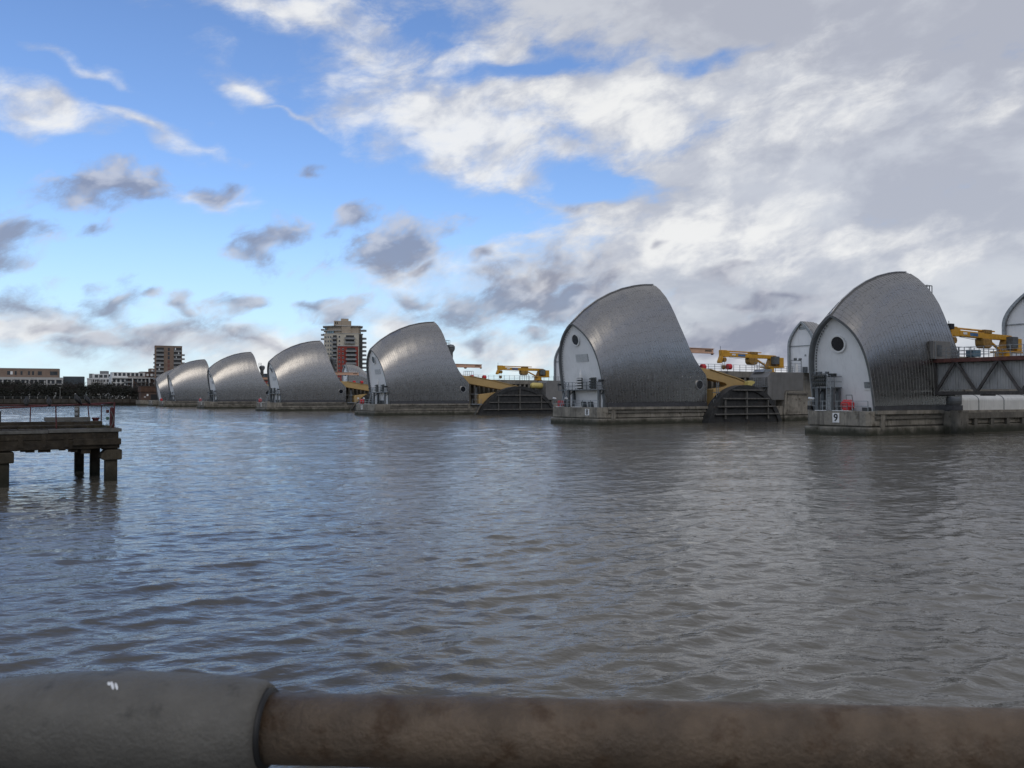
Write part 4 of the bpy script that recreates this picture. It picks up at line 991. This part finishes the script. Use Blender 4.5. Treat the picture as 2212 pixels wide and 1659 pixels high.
# white framed building
wb = thing('white_building', 'long white building with framed balconies left of the brown brick block', 'building', facing(241, 0, 600), TH)
L_ = 36
bxm(wb, 'wall', M_dbrick, 14, L_+2, .0, 14, 0, 16); bxm(wb, 'wall', M_bwh, 0, 13.998, .0, 14, 0, 16.01)
bxm(wb, 'roof_storey', M_bwh, 1, 30, 2.5, 13, 16.02, 19.0)
for x in range(7): bxm(wb, 'window', M_pane, 2.5+x*3.8, 4.9+x*3.8, 2.38, 2.5, 16.4, 18.5)
bxm(wb, 'frame_top', M_bwh, -.4, L_+2.4, -1.6, .0, 14.6, 15.3)
for x in (0, 18, 33): bxm(wb, 'frame_post', M_bwh, x-.4, x+.4, -1.6, -.0, 0 if x == 18 else 3, 14.59)
for z in (8.7, 11.6, 5.8):
    for x0, x1 in ((7.5, 17.4), (19, 29.5)):
        b = bxm(wb, 'balcony', M_balc, x0+3, x1, -1.3, -.01, z-.15, z+1.0)
for z in (3.0, 5.9, 8.8, 11.7):
    for x in (1.2, 4.8, 8.6, 12.2, 15.6, 20, 23.5, 27, 31):
        bxm(wb, 'window', M_pane, x, x+random.choice((1.6, 2.2)), -.1, -.0, z+.2, z+2.3)
        if x > 13 and random.random() < .7: bxm(wb, 'infill', M_bwh, x+2.3, x+3.4, -.12, -.0, z, z+2.6)
MB().box(-1, 0, 0, 0, 0, 0)
wl = thing('white_building', 'white building wing with close-set pale fins, centre of the far left skyline', 'building', facing(189, 0, 618), R(5))
bxm(wl, 'wall', M_void, 0, 17.6, .4, 12, 0, 15); bxm(wl, 'cornice', M_bwh, -.3, 17.8, -.6, 1, 14.1, 15.1); bxm(wl, 'roof_storey', M_bwh, 2, 17, 2.5, 12, 15.11, 18.2); bxm(wl, 'roof_plant', M_balc, 7, 11.5, 4, 9, 18.21, 20.4); bxm(wl, 'end_wall', M_bwh, -.3, 2.6, -.2, .39, 2, 14.09)
bxm(wl, 'roof_box', M_balc, .2, 2.2, 2, 6, 15.11, 18.4)
for k in range(4): bxm(wl, 'window', M_pane, 4+k*3.2, 6.4+k*3.2, 2.4, 2.5, 15.5, 17.6)
fm = ub(.42, 1.0, 14.0, M_bwh, 'fin'); sm_ = ub(15, .5, .35, M_bwh, 'sill')
for x in (3.4, 5.1, 6.4, 8.2, 9.3, 10.9, 12.6, 13.4, 15.2, 16.2, 17.4): inst('fin', fm, (x, -.1, .05), wl)
for z in (3.2, 6.1, 9, 11.9): inst('sill', sm_, (10, .1, z), wl)
ww = ub(.9, .5, 9, M_bwh, 'infill')
for x in (4.2, 11.8, 14.4): inst('infill', ww, (x, .1, 3), wl)
wb.scale.x = .745; bb.scale.x = .86
# brown storeys behind
bh = thing('brick_house', 'low dark brick building between the white building and the brown block', 'building', facing(304, 0, 640), TH)
bxm(bh, 'wall', M_dbrick, 0, 14, 0, 10, 0, 20.5); bxm(bh, 'stair_tower', M_brick, 6.5, 13, -.5, 8, 20.51, 23)
for k in range(4): w = bxm(bh, 'window', M_bwh, 1+k*2.9, 2.5+k*2.9, -.1, 0, 17.2, 18.9)
for k in range(2): w = bxm(bh, 'window', M_bwh, 7.3+k*2.9, 8.5+k*2.9, -.6, -.5, 20.8, 22.2)
# long framed building
lb = thing('long_building', 'long low building with pale framed windows at far left', 'building', facing(-40, 0, 575), R(24))
bxm(lb, 'wall', M_void, 0, 48.6, .6, 14, 0, 13.2); bxm(lb, 'upper_storey', M_brick, 0, 45.8, 3.5, 14, 14.91, 20.9)
bxm(lb, 'frame_beam', M_slab, -.3, 48.9, -.3, 3.4, 13.21, 14.9)
for z in (10.2, 7.2, 4.2): bxm(lb, 'frame_beam', M_slab, -.3, 48.9, -.3, .59, z-.25, z+.35)
pm_ = ub(.9, .88, 13.2, M_slab, 'frame_post')
for x in [1.7+5.3*k for k in range(9)]+[48.4]: inst('frame_post', pm_, (x, .05, 0), lb)
pn = ub(3.9, .1, 2.0, M_pane, 'window'); cu2 = ub(.9, .08, 1.9, M_slab, 'curtain')
for k in range(9):
    for z in (10.75, 7.75, 4.75):
        w = inst('window', pn, (4.35+k*5.3 if k < 8 else 46.3, .52, z), lb)
        if random.random() < .6: inst('curtain', cu2, (random.uniform(-1.4, 1.4), -.08, .03), w)
for x in (14.5, 19, 22.5, 27, 29.5, 33, 40.5, 42.7):
    w = bxm(lb, 'window', M_pane, x, x+random.choice((1.2, 2.4)), 3.42, 3.5, 16.6, 19.2)
bxm(lb, 'window', M_ww, 16.4, 17.8, 3.4, 3.49, 16.8, 19)
bxm(lb, 'roof_edge', M_slab, -.1, 45.9, 3.4, 14.2, 20.91, 21.25)
# slate block
sb = thing('slate_block', 'plain dark blue-grey clad block between the long building and the white building', 'building', facing(136, 0, 597), R(24))
bxm(sb, 'wall', M_slate, 0, 13.0, 0, 12, 0, 15.6); bxm(sb, 'parapet', M_slab, -.05, 13.05, -.05, 12.05, 15.61, 15.85)
for k in range(12): bxm(sb, 'cladding_board', M_slate, 0.0, 13.0, -.08, 0, .5+k*1.22, 1.5+k*1.22)
# riverside shed at the north abutment
sh = thing('riverside_shed', 'brown timber and brick shed at the water edge left of the farthest hood', 'shed', bank(20.6, -9), TH)
bxm(sh, 'quay', M_conc, -1, 16, -3, 9, -2, 2.6); bxm(sh, 'wall', M_dbrick, 0, 9, 0, 7, 2.61, 6.6); bxm(sh, 'timber_storey', mat('brown_boards', (.10, .055, .035), .85, 0, .25, .6), -.3, 9.3, -.4, 7.2, 6.61, 9.2)
bxm(sh, 'door', M_black, 4.5, 8, -.1, 0, 2.62, 5.4); bxm(sh, 'notice', M_ww, 2.6, 3.4, -.1, 0, 4.6, 5.6); bxm(sh, 'notice', M_ww, 1.4, 2.2, -.1, 0, 3.9, 4.3)
bxm(sh, 'roof', M_dbrick, -.6, 9.6, -.7, 7.5, 9.21, 9.5)
for k in range(11): bxm(sh, 'board', mat('brown_boards', (.1, .055, .035)), -.2+k*.86, .5+k*.86, -.48, -.4, 6.7, 9.1)
# red houses showing between the fifth and sixth hoods
rh = thing('red_house', 'red brick house glimpsed between the number 5 and number six hoods', 'house', facing(561, 0, 560), TH)
bxm(rh, 'wall', M_redr, 0, 12, 0, 9, 0, 12); MB().prism([(-.4, 12.01), (12.4, 12.01), (9.5, 14.4), (2.5, 14.4)], -.4, 9.4).build('roof', M_dbrick, rh)
for z in (6, 9):
    for x in (2, 5, 8): f = bxm(rh, 'window', M_ww, x-.1, x+1.9, -.08, 0, z-.1, z+1.9); bxm(f, 'pane', M_pane, x, x+1.8, -.12, -.08, z, z+1.8)
bxm(rh, 'porch', M_ww, 3, 9, -1.2, -.13, 5.2, 5.6); rc = bxm(rh, 'upper_block', M_slate, 6, 13, 9.01, 16, 0, 17)

# ------------------------------------------------------------------ park trees, shrubs and lamp posts
M_bark = mat('bark', (.050, .040, .030), .95, 0, .4, 3)
M_twig = mat('bare_twigs', (.030, .024, .019), .95, 0, .35, 1)
M_ever = mat('evergreen_leaves', (.017, .018, .011), .9, 0, .4, 1)
def tree_meshes(seed, h, leaves):
    rng = random.Random(seed); tr = MB(); cr_ = MB()
    top = h*.45; tr.tube([(0, 0, -.3), (.1, 0, top*.5), (-.1, .1, top)], [h*.022, h*.016, h*.012], 6)
    tips = []
    for k in range(9):
        a = rng.uniform(0, 6.283); z0 = top*rng.uniform(.55, 1); L = h*rng.uniform(.3, .5)
        e = Vector((math.cos(a)*L*.55, math.sin(a)*L*.55, z0+L*rng.uniform(.6, 1)))
        tr.tube([(0, 0, z0), (e.x*.5, e.y*.5, z0+(e.z-z0)*.6), e], [h*.008, h*.005, h*.002], 4); tips.append((Vector((e.x*.5, e.y*.5, z0+(e.z-z0)*.6)), e))
    for k in range(520 if leaves else 520):
        b, e = rng.choice(tips); c = b+(e-b)*rng.uniform(.1, 1.25)+Vector((rng.gauss(0, 1), rng.gauss(0, 1), rng.gauss(0, .8)))*h*.075
        if c.z > h*1.03: c.z = h*rng.uniform(.7, 1)
        d = Vector((rng.gauss(0, 1), rng.gauss(0, 1), rng.gauss(.4, .8))).normalized()*h*(rng.uniform(.03, .07) if leaves else rng.uniform(.06, .14)); s = d.cross(Vector((rng.gauss(0, 1), rng.gauss(0, 1), .3))).normalized()*h*(.026 if leaves else .0058)
        cr_.add([c-s, c+s, c+d+s*.4, c+d-s*.4], [(0, 1, 2, 3)])
    return tr, cr_
tree_lib = []
for k in range(6):
    lv = k >= 3; a, b = tree_meshes(20+k, 1.0*10, lv); res = []
    for mb, m, nm in ((a, M_bark, 'trunk'), (b, M_ever if lv else M_twig, 'crown')):
        me = bpy.data.meshes.new(nm); me.from_pydata(mb.v, [], mb.f); me.materials.append(m); res.append(me)
    tree_lib.append(res)
rt = random.Random(3)
spots = []
for row, (y, n_, h0) in enumerate(((14, 34, .62), (34, 34, .8), (62, 30, 1.0), (95, 26, 1.05))):
    for i in range(n_):
        t0 = -70+i*(172/n_)+rt.uniform(-2, 2); spots.append((t0, y+rt.uniform(-6, 6), h0*rt.uniform(.75, 1.15), row))
for i in range(14): spots.append((110+i*30+rt.uniform(-8, 8), 40+rt.uniform(-10, 20), .9*rt.uniform(.8, 1.1), 4))
for i, (t0, y, sc, row) in enumerate(spots):
    ever = rt.random() < (.35 if row < 2 else .2); k = rt.choice((3, 4, 5)) if ever else rt.choice((0, 1, 2))
    lab = ('dark evergreen tree' if ever else 'bare brown winter tree')+' in the park mass along the far bank'
    t = thing('park_tree', lab, 'tree', bank(t0, y, 3.0), rt.uniform(0, 6.28), 'dark evergreen park trees' if ever else 'bare park trees')
    t.scale = (sc*1.45, sc*1.45, sc); inst('trunk', tree_lib[k][0], (0, 0, 0), t); inst('crown', tree_lib[k][1], (0, 0, 0), t)
# tall trees added out of view on the near bank to darken the hood reflections
for i in range(56):
    t0 = 44+i*5.4+rt.uniform(-2, 2); y = -9-rt.uniform(0, 10)-10*(i % 2); k = rt.choice((3, 4, 5)); sc = rt.uniform(2.3, 3.1)
    p = AX*t0+DX*y; t = thing('added_reflection_tree', 'unseen tall dark tree added on the near bank for the hoods to reflect', 'tree', (p.x, p.y, 1.9), rt.uniform(0, 6.28), 'unseen trees added for the hood reflections')
    t.scale = (sc*1.1, sc*1.1, sc); inst('trunk', tree_lib[k][0], (0, 0, 0), t); inst('crown', tree_lib[k][1], (0, 0, 0), t)
# undergrowth on the bank
mb = MB(); rg = random.Random(9)
for k in range(22000):
    t0 = rg.uniform(-78, 118); y = rg.uniform(4, 20); z = 3+rg.random()**1.2*6.2*(1+.3*math.sin(t0*.21)+.15*math.sin(t0*.77)); c = bank(t0, y, z)
    d = Vector((rg.gauss(0, 1), rg.gauss(0, 1), rg.gauss(.3, .7)))*.34; s = Vector((rg.gauss(0, 1), rg.gauss(0, 1), rg.gauss(0, 1)))*.26
    mb.add([c-s, c+s, c+d+s*.5, c+d-s*.5], [(0, 1, 2, 3)])
o = mb.build('bank_undergrowth', M_ever); o['kind'] = 'stuff'; o['label'] = 'dark tangled undergrowth behind the far river wall'; o['category'] = 'undergrowth'
for k, t0 in enumerate((-52, -14, 22, 60)):
    t = thing('park_lamp', ('leftmost ', 'second from left ', 'third from left ', 'rightmost ')[k]+'slim lamp post on the far river wall', 'lamp post', bank(t0, 2.2, 3.1), TH, 'park lamp posts')
    MB().tube([(0, 0, 0), (0, 0, 5.4)], [.09, .06], 6).build('post', M_pole, t); MB().box(-.5, .5, -.12, .12, 5.4, 5.55).build('lamp_head', M_pole, t)

# ------------------------------------------------------------------ old timber jetty
JX = Vector((-17.24, 36.6, 0))
def jat(x, y, z=0.0): return JX+AX*x+DX*y+Vector((0, 0, z))
jt = thing('timber_jetty', 'old dark timber jetty on concrete piles at the left edge', 'jetty', jat(0, 0), TH)
rj = random.Random(5)
def pile(x, y, top, w=.46, m=M_jconc):
    o = MB().prism_z([(x+w/2*math.cos(R(a)), y+w/2*math.sin(R(a))) for a in range(0, 360, 45)], -2.5, top).build('pile', m, jt); return o
for x in (0.0, -4.0, -8.0):
    bevel(MB().box(x-.24, x+.24, -.24, .24, -2.5, .92).build('pile', M_jconc, jt), .05)
    bevel(MB().prism([(x-.30, .88), (x-.43, 1.0), (x-.40, 1.16), (x-.22, 1.34), (x+.40, 1.34), (x+.40, .90)], -.36, .5).build('pile_cap', M_jconc, jt), .05)
    bevel(MB().box(x-.22, x+.24, -.26, .4, 1.32, 1.75).build('cap_post', M_jconc, jt), .04)
    for xo, y in ((-.27, 2.9), (-.60, 5.9)): bevel(MB().box(x+xo-.2, x+xo+.2, y-.2, y+.2, -2.5, 1.5).build('pile', M_wood, jt), .05)
    bevel(MB().box(x-.2, x+.2, -.2, 6.2, 1.34, 1.72).build('cross_head', M_wood, jt), .03)
for y, z0, z1, x1 in ((-.22, 1.40, 1.80, .30), (-.24, 1.80, 2.16, .25), (2.7, 1.4, 1.75, .25), (5.9, 1.4, 1.75, .25)):
    bevel(MB().box(-13, x1, y-.17, y+.17, z0, z1-.004).build('beam', M_wood, jt), .03)
bevel(MB().box(-1.5, .34, -.52, -.39, 1.55, 1.82).build('beam_end', M_wood, jt), .03)
for k in range(46):
    x = .30-.29*k; bevel(MB().box(x-.27, x, -.32, 6.4+rj.uniform(-.08, .1), 2.165+rj.uniform(0, .012), 2.235+rj.uniform(0, .02)).build('plank', M_wood, jt), .01, 1)
bevel(MB().box(-2.4, .36, -.47, -.33, 2.10, 2.24).build('edge_board', M_woodg, jt), .01); bevel(MB().box(-13, -2.41, -.46, -.33, 2.08, 2.21).build('edge_board', M_woodg, jt), .01)
bevel(MB().box(-13, .05, 3.0, 3.5, 2.25, 2.48).build('kerb_timber', M_wood, jt), .03)
bevel(MB().box(-2.25, -.41, 3.35, 4.0, 2.485, 2.66).build('stacked_timber', M_woodg, jt), .02)
bevel(MB().box(-13, -.2, .9, 1.25, 2.25, 2.37).build('kerb_timber', M_wood, jt), .03)
for k in range(16): bevel(MB().box(-.1-.82*k-.09, -.1-.82*k+.09, -.43, -.40, 1.5, 2.05).build('strap', M_wood, jt), .01)
# ragged underside slivers
mb = MB()
for k in range(60):
    x = rj.uniform(-9, 0); mb.box(x, x+rj.uniform(.05, .5), -.3, -.1, 1.40-rj.random()**3*.22, 1.41)
mb.build('splinters', M_wood, jt, kind='stuff')
mb = MB()
for k in range(420):
    x = rj.choice((rj.uniform(-.8, .3), rj.uniform(-5.6, -4.6), rj.uniform(-9, 0))); y = rj.uniform(-.2, 3.0); c = Vector((x, y, 2.24)); d = Vector((rj.gauss(0, .05), rj.gauss(0, .05), rj.uniform(.04, .2))); s = Vector((.012, .006, 0))
    mb.add([c-s, c+s, c+d], [(0, 1, 2)])
mb.build('weeds', M_moss, jt, kind='stuff')
jr = thing('jetty_rail', 'bent red tubular rail with leaning posts on the timber jetty', 'railing', jat(0, 0, 2.24), TH)
MB().tube([(.08, .3, 1.09), (-1.3, .3, 1.02), (-2.5, .28, .96), (-4.1, .3, .88), (-9, .3, .84)], .036, 6).build('top_rail', M_jred, jr); MB().tube([(-.9, 4.5, .96), (-4, 4.5, .97), (-13, 4.5, .97)], .034, 6).build('back_rail', M_jred, jr)
for a_, b_ in (((-2.05, .3, 0), (-2.08, .3, .98)), ((-2.77, 4.5, 0), (-2.75, 4.5, .96)), ((-.30, 4.5, 0), (-.40, 4.5, .96)), ((.12, 4.0, 0), (.12, 4.0, .98)), ((-5.4, .3, 0), (-5.4, .3, .88))): MB().tube([a_, b_], .028, 6).build('post', M_jred, jr)
MB().tube([(-.9, 4.5, .96), (.12, 4.0, .98), (.08, .3, 1.09)], .03, 6).build('end_rail', M_jred, jr)
rp = thing('red_post', 'thick red painted post at the right corner of the jetty', 'post', jat(.03, .2, 2.24), TH)
MB().tube([(0, 0, 0), (.02, 0, .86), (.02, 0, .9)], [.075, .07, .05], 10).build('column', M_jred, rp); MB().tube([(.1, -.05, 0), (.12, -.05, 1.12)], .035, 6).build('pipe', M_jred, rp)
MB().tube([(-.02, -.13, .72), (.08, -.14, .45), (.05, -.14, .2), (-.12, -.2, -.1)], .018, 5).build('rope', M_woodg, rp)
for z in (.72, .42): bevel(MB().box(-.2, -.08, -.06, .06, z-.07, z+.07).build('lamp', M_jred if z > .5 else mat('green_lamp', (.05, .12, .09), .4), rp), .03)
wp = thing('mooring_post', 'short grey timber mooring post with round fittings on the jetty', 'post', jat(-.93, 3.7, 2.66), TH)
bevel(MB().box(-.1, .1, -.1, .1, 0, .5).build('post', M_woodg, wp), .03)
for z in (.36, .14): MB().tube([(-.04, -.10, z), (-.04, -.16, z)], .07, 12).build('fitting', M_gal, wp)
bo = thing('rusty_bollard', 'low rusty red bollard on the jetty planks', 'bollard', jat(-.15, 3.72, 2.24), TH)
MB().tube([(0, 0, 0), (0, 0, .3), (0, 0, .33), (0, 0, .39)], [.13, .13, .17, .17], 14).build('drum', M_jred, bo)
db = thing('tar_barrel', 'dark drum at the left edge of the jetty', 'drum', jat(-4.2, 4.4, 2.24), TH); MB().tube([(0, 0, 0), (0, 0, .7)], .3, 14).build('drum', M_black, db)

# ------------------------------------------------------------------ birds on the jetty rail
def bird(label, pos, yaw, s=1.0, pale=False):
    t = thing('bird', label, 'bird', pos, yaw, 'dark birds on the jetty rail')
    sp = [(-.17, -.04), (-.13, .04), (-.075, .11), (-.02, .19), (.015, .255), (.035, .305), (.05, .345), (.07, .375), (.095, .375), (.11, .372)]
    rr = [.02, .045, .085, .105, .092, .066, .05, .05, .04, .014]
    MB().tube([(x, 0, z) for x, z in sp], rr, 10).build('body', M_bird, t, smooth=True)
    MB().tube([(.102, 0, .372), (.13, 0, .366), (.16, 0, .355)], [.014, .010, .002], 6).build('beak', M_beak, t)
    for y in (-.03, .03): MB().tube([(-.03, y, .12), (-.02, y, .05), (-.03, y, .0)], .01, 5).build('leg', M_beak, t)
    for y in (-1, 1):
        mb = MB(); mb.tube([(.0, y*.075, .24), (-.05, y*.085, .16), (-.13, y*.05, .04), (-.18, y*.02, -.05)], [.025, .045, .03, .004], 6); mb.build('wing', M_bird, t, smooth=True)
    if pale: MB().tube([(.04, 0, .375), (.075, 0, .396), (.1, 0, .39)], [.025, .036, .014], 8).build('pale_cap', M_birdw, t, smooth=True)
    t.scale = (s, s, s); return t
bird('dark bird with a pale head perched on the jetty rail, looking left', jat(-1.28, .3, 3.28), TH+R(165), 1.05, True)
bird('dark bird leaning forward on the jetty rail, right of the pale-headed bird', jat(-.92, .3, 3.3), TH+R(155), .9)
bird('hunched dark bird on the jetty rail above the second rail post', jat(-2.33, .29, 3.25), TH+R(95), .8)
bird('leftmost dark bird on the jetty rail', jat(-2.91, 4.5, 3.23), TH+R(80), .95)

# ------------------------------------------------------------------ handrail in front of the viewer
M_grail = mat('worn_galvanised_fitting', (.132, .123, .105), .62, .2, .14, 30, .25, 260, .0, ((.075, .070, .060), 38, .56))
M_brail = mat('rusty_tube', (.125, .088, .056), .6, .15, .3, 24, .3, 220, 0, ((.080, .046, .022), 30, .50))
p0 = Vector((-.16, .58, 3.3065)); p1 = Vector((.331, .55, 3.3065)); dr = (p1-p0).normalized()
hr = thing('handrail', 'rusty tube handrail with thick grey fitting across the bottom of the picture', 'handrail', (-.30, .59, 1.98), 0)
off = (-.30, .59, 1.98)
def pr(t, dz=0.0): p = p0+dr*t; return (p.x, p.y, p.z+dz)
MB().tube([pr(-.02), pr(.2), pr(.5), pr(1.6)], [.0229]*4, 40).build('tube', M_brail, hr, off, smooth=True)
MB().tube([pr(-1.6), pr(-.6), pr(-.2)], [.0229]*3, 40).build('tube', M_brail, hr, off, smooth=True)
prof = [(-.245, .0243), (-.24, .0255), (-.2, .0272), (-.16, .0318), (-.12, .0345), (-.09, .0352), (-.06, .0347), (-.03, .0334), (-.012, .0318), (-.004, .0306), (.0005, .028), (.0, .0245)]
MB().tube([pr(a-.007) for a, r_ in prof], [r_ for a, r_ in prof], 48).build('fitting', M_grail, hr, off, smooth=True)
MB().tube([pr(-.009), pr(-.0035)], [.0262, .0256], 40).build('gap_ring', M_black, hr, off, smooth=True)
for x in (-.10, 1.5):
    p = pr(x); MB().tube([(p[0], p[1], 1.98), (p[0], p[1], 2.0), (p[0], p[1], 2.01), (p[0], p[1], p[2]-.02)], [.06, .06, .0242, .0242], 24).build('post', M_grail, hr, off, smooth=True)
mb = MB()   # dried white splash on the fitting
for dx_, dy_, L_s, w_s in ((0, 0, .0075, .0009), (.0032, .0008, .0065, .0008), (-.003, -.0015, .0035, .0009)):
    n0 = []
    for k in range(10):
        a = 2*math.pi*k/10; x_ = .55*L_s*math.cos(a)*.6+w_s*math.sin(a)*.9*(1+.3*math.sin(5*a)); y_ = .55*L_s*math.cos(a)*.9-w_s*math.sin(a)*.6
        u_ = -.107+x_+dx_; rad = float(np.interp(u_+.007, [a_ for a_, b_ in prof], [b_ for a_, b_ in prof])); c = Vector(pr(u_)); ph = 2.02+(y_+dy_)/rad
        n0.append(c+Vector((0, math.cos(ph), math.sin(ph)))*(rad+.0004))
    mb.add(n0, [tuple(range(10))])
mb.build('white_splash', M_ww, hr, off)
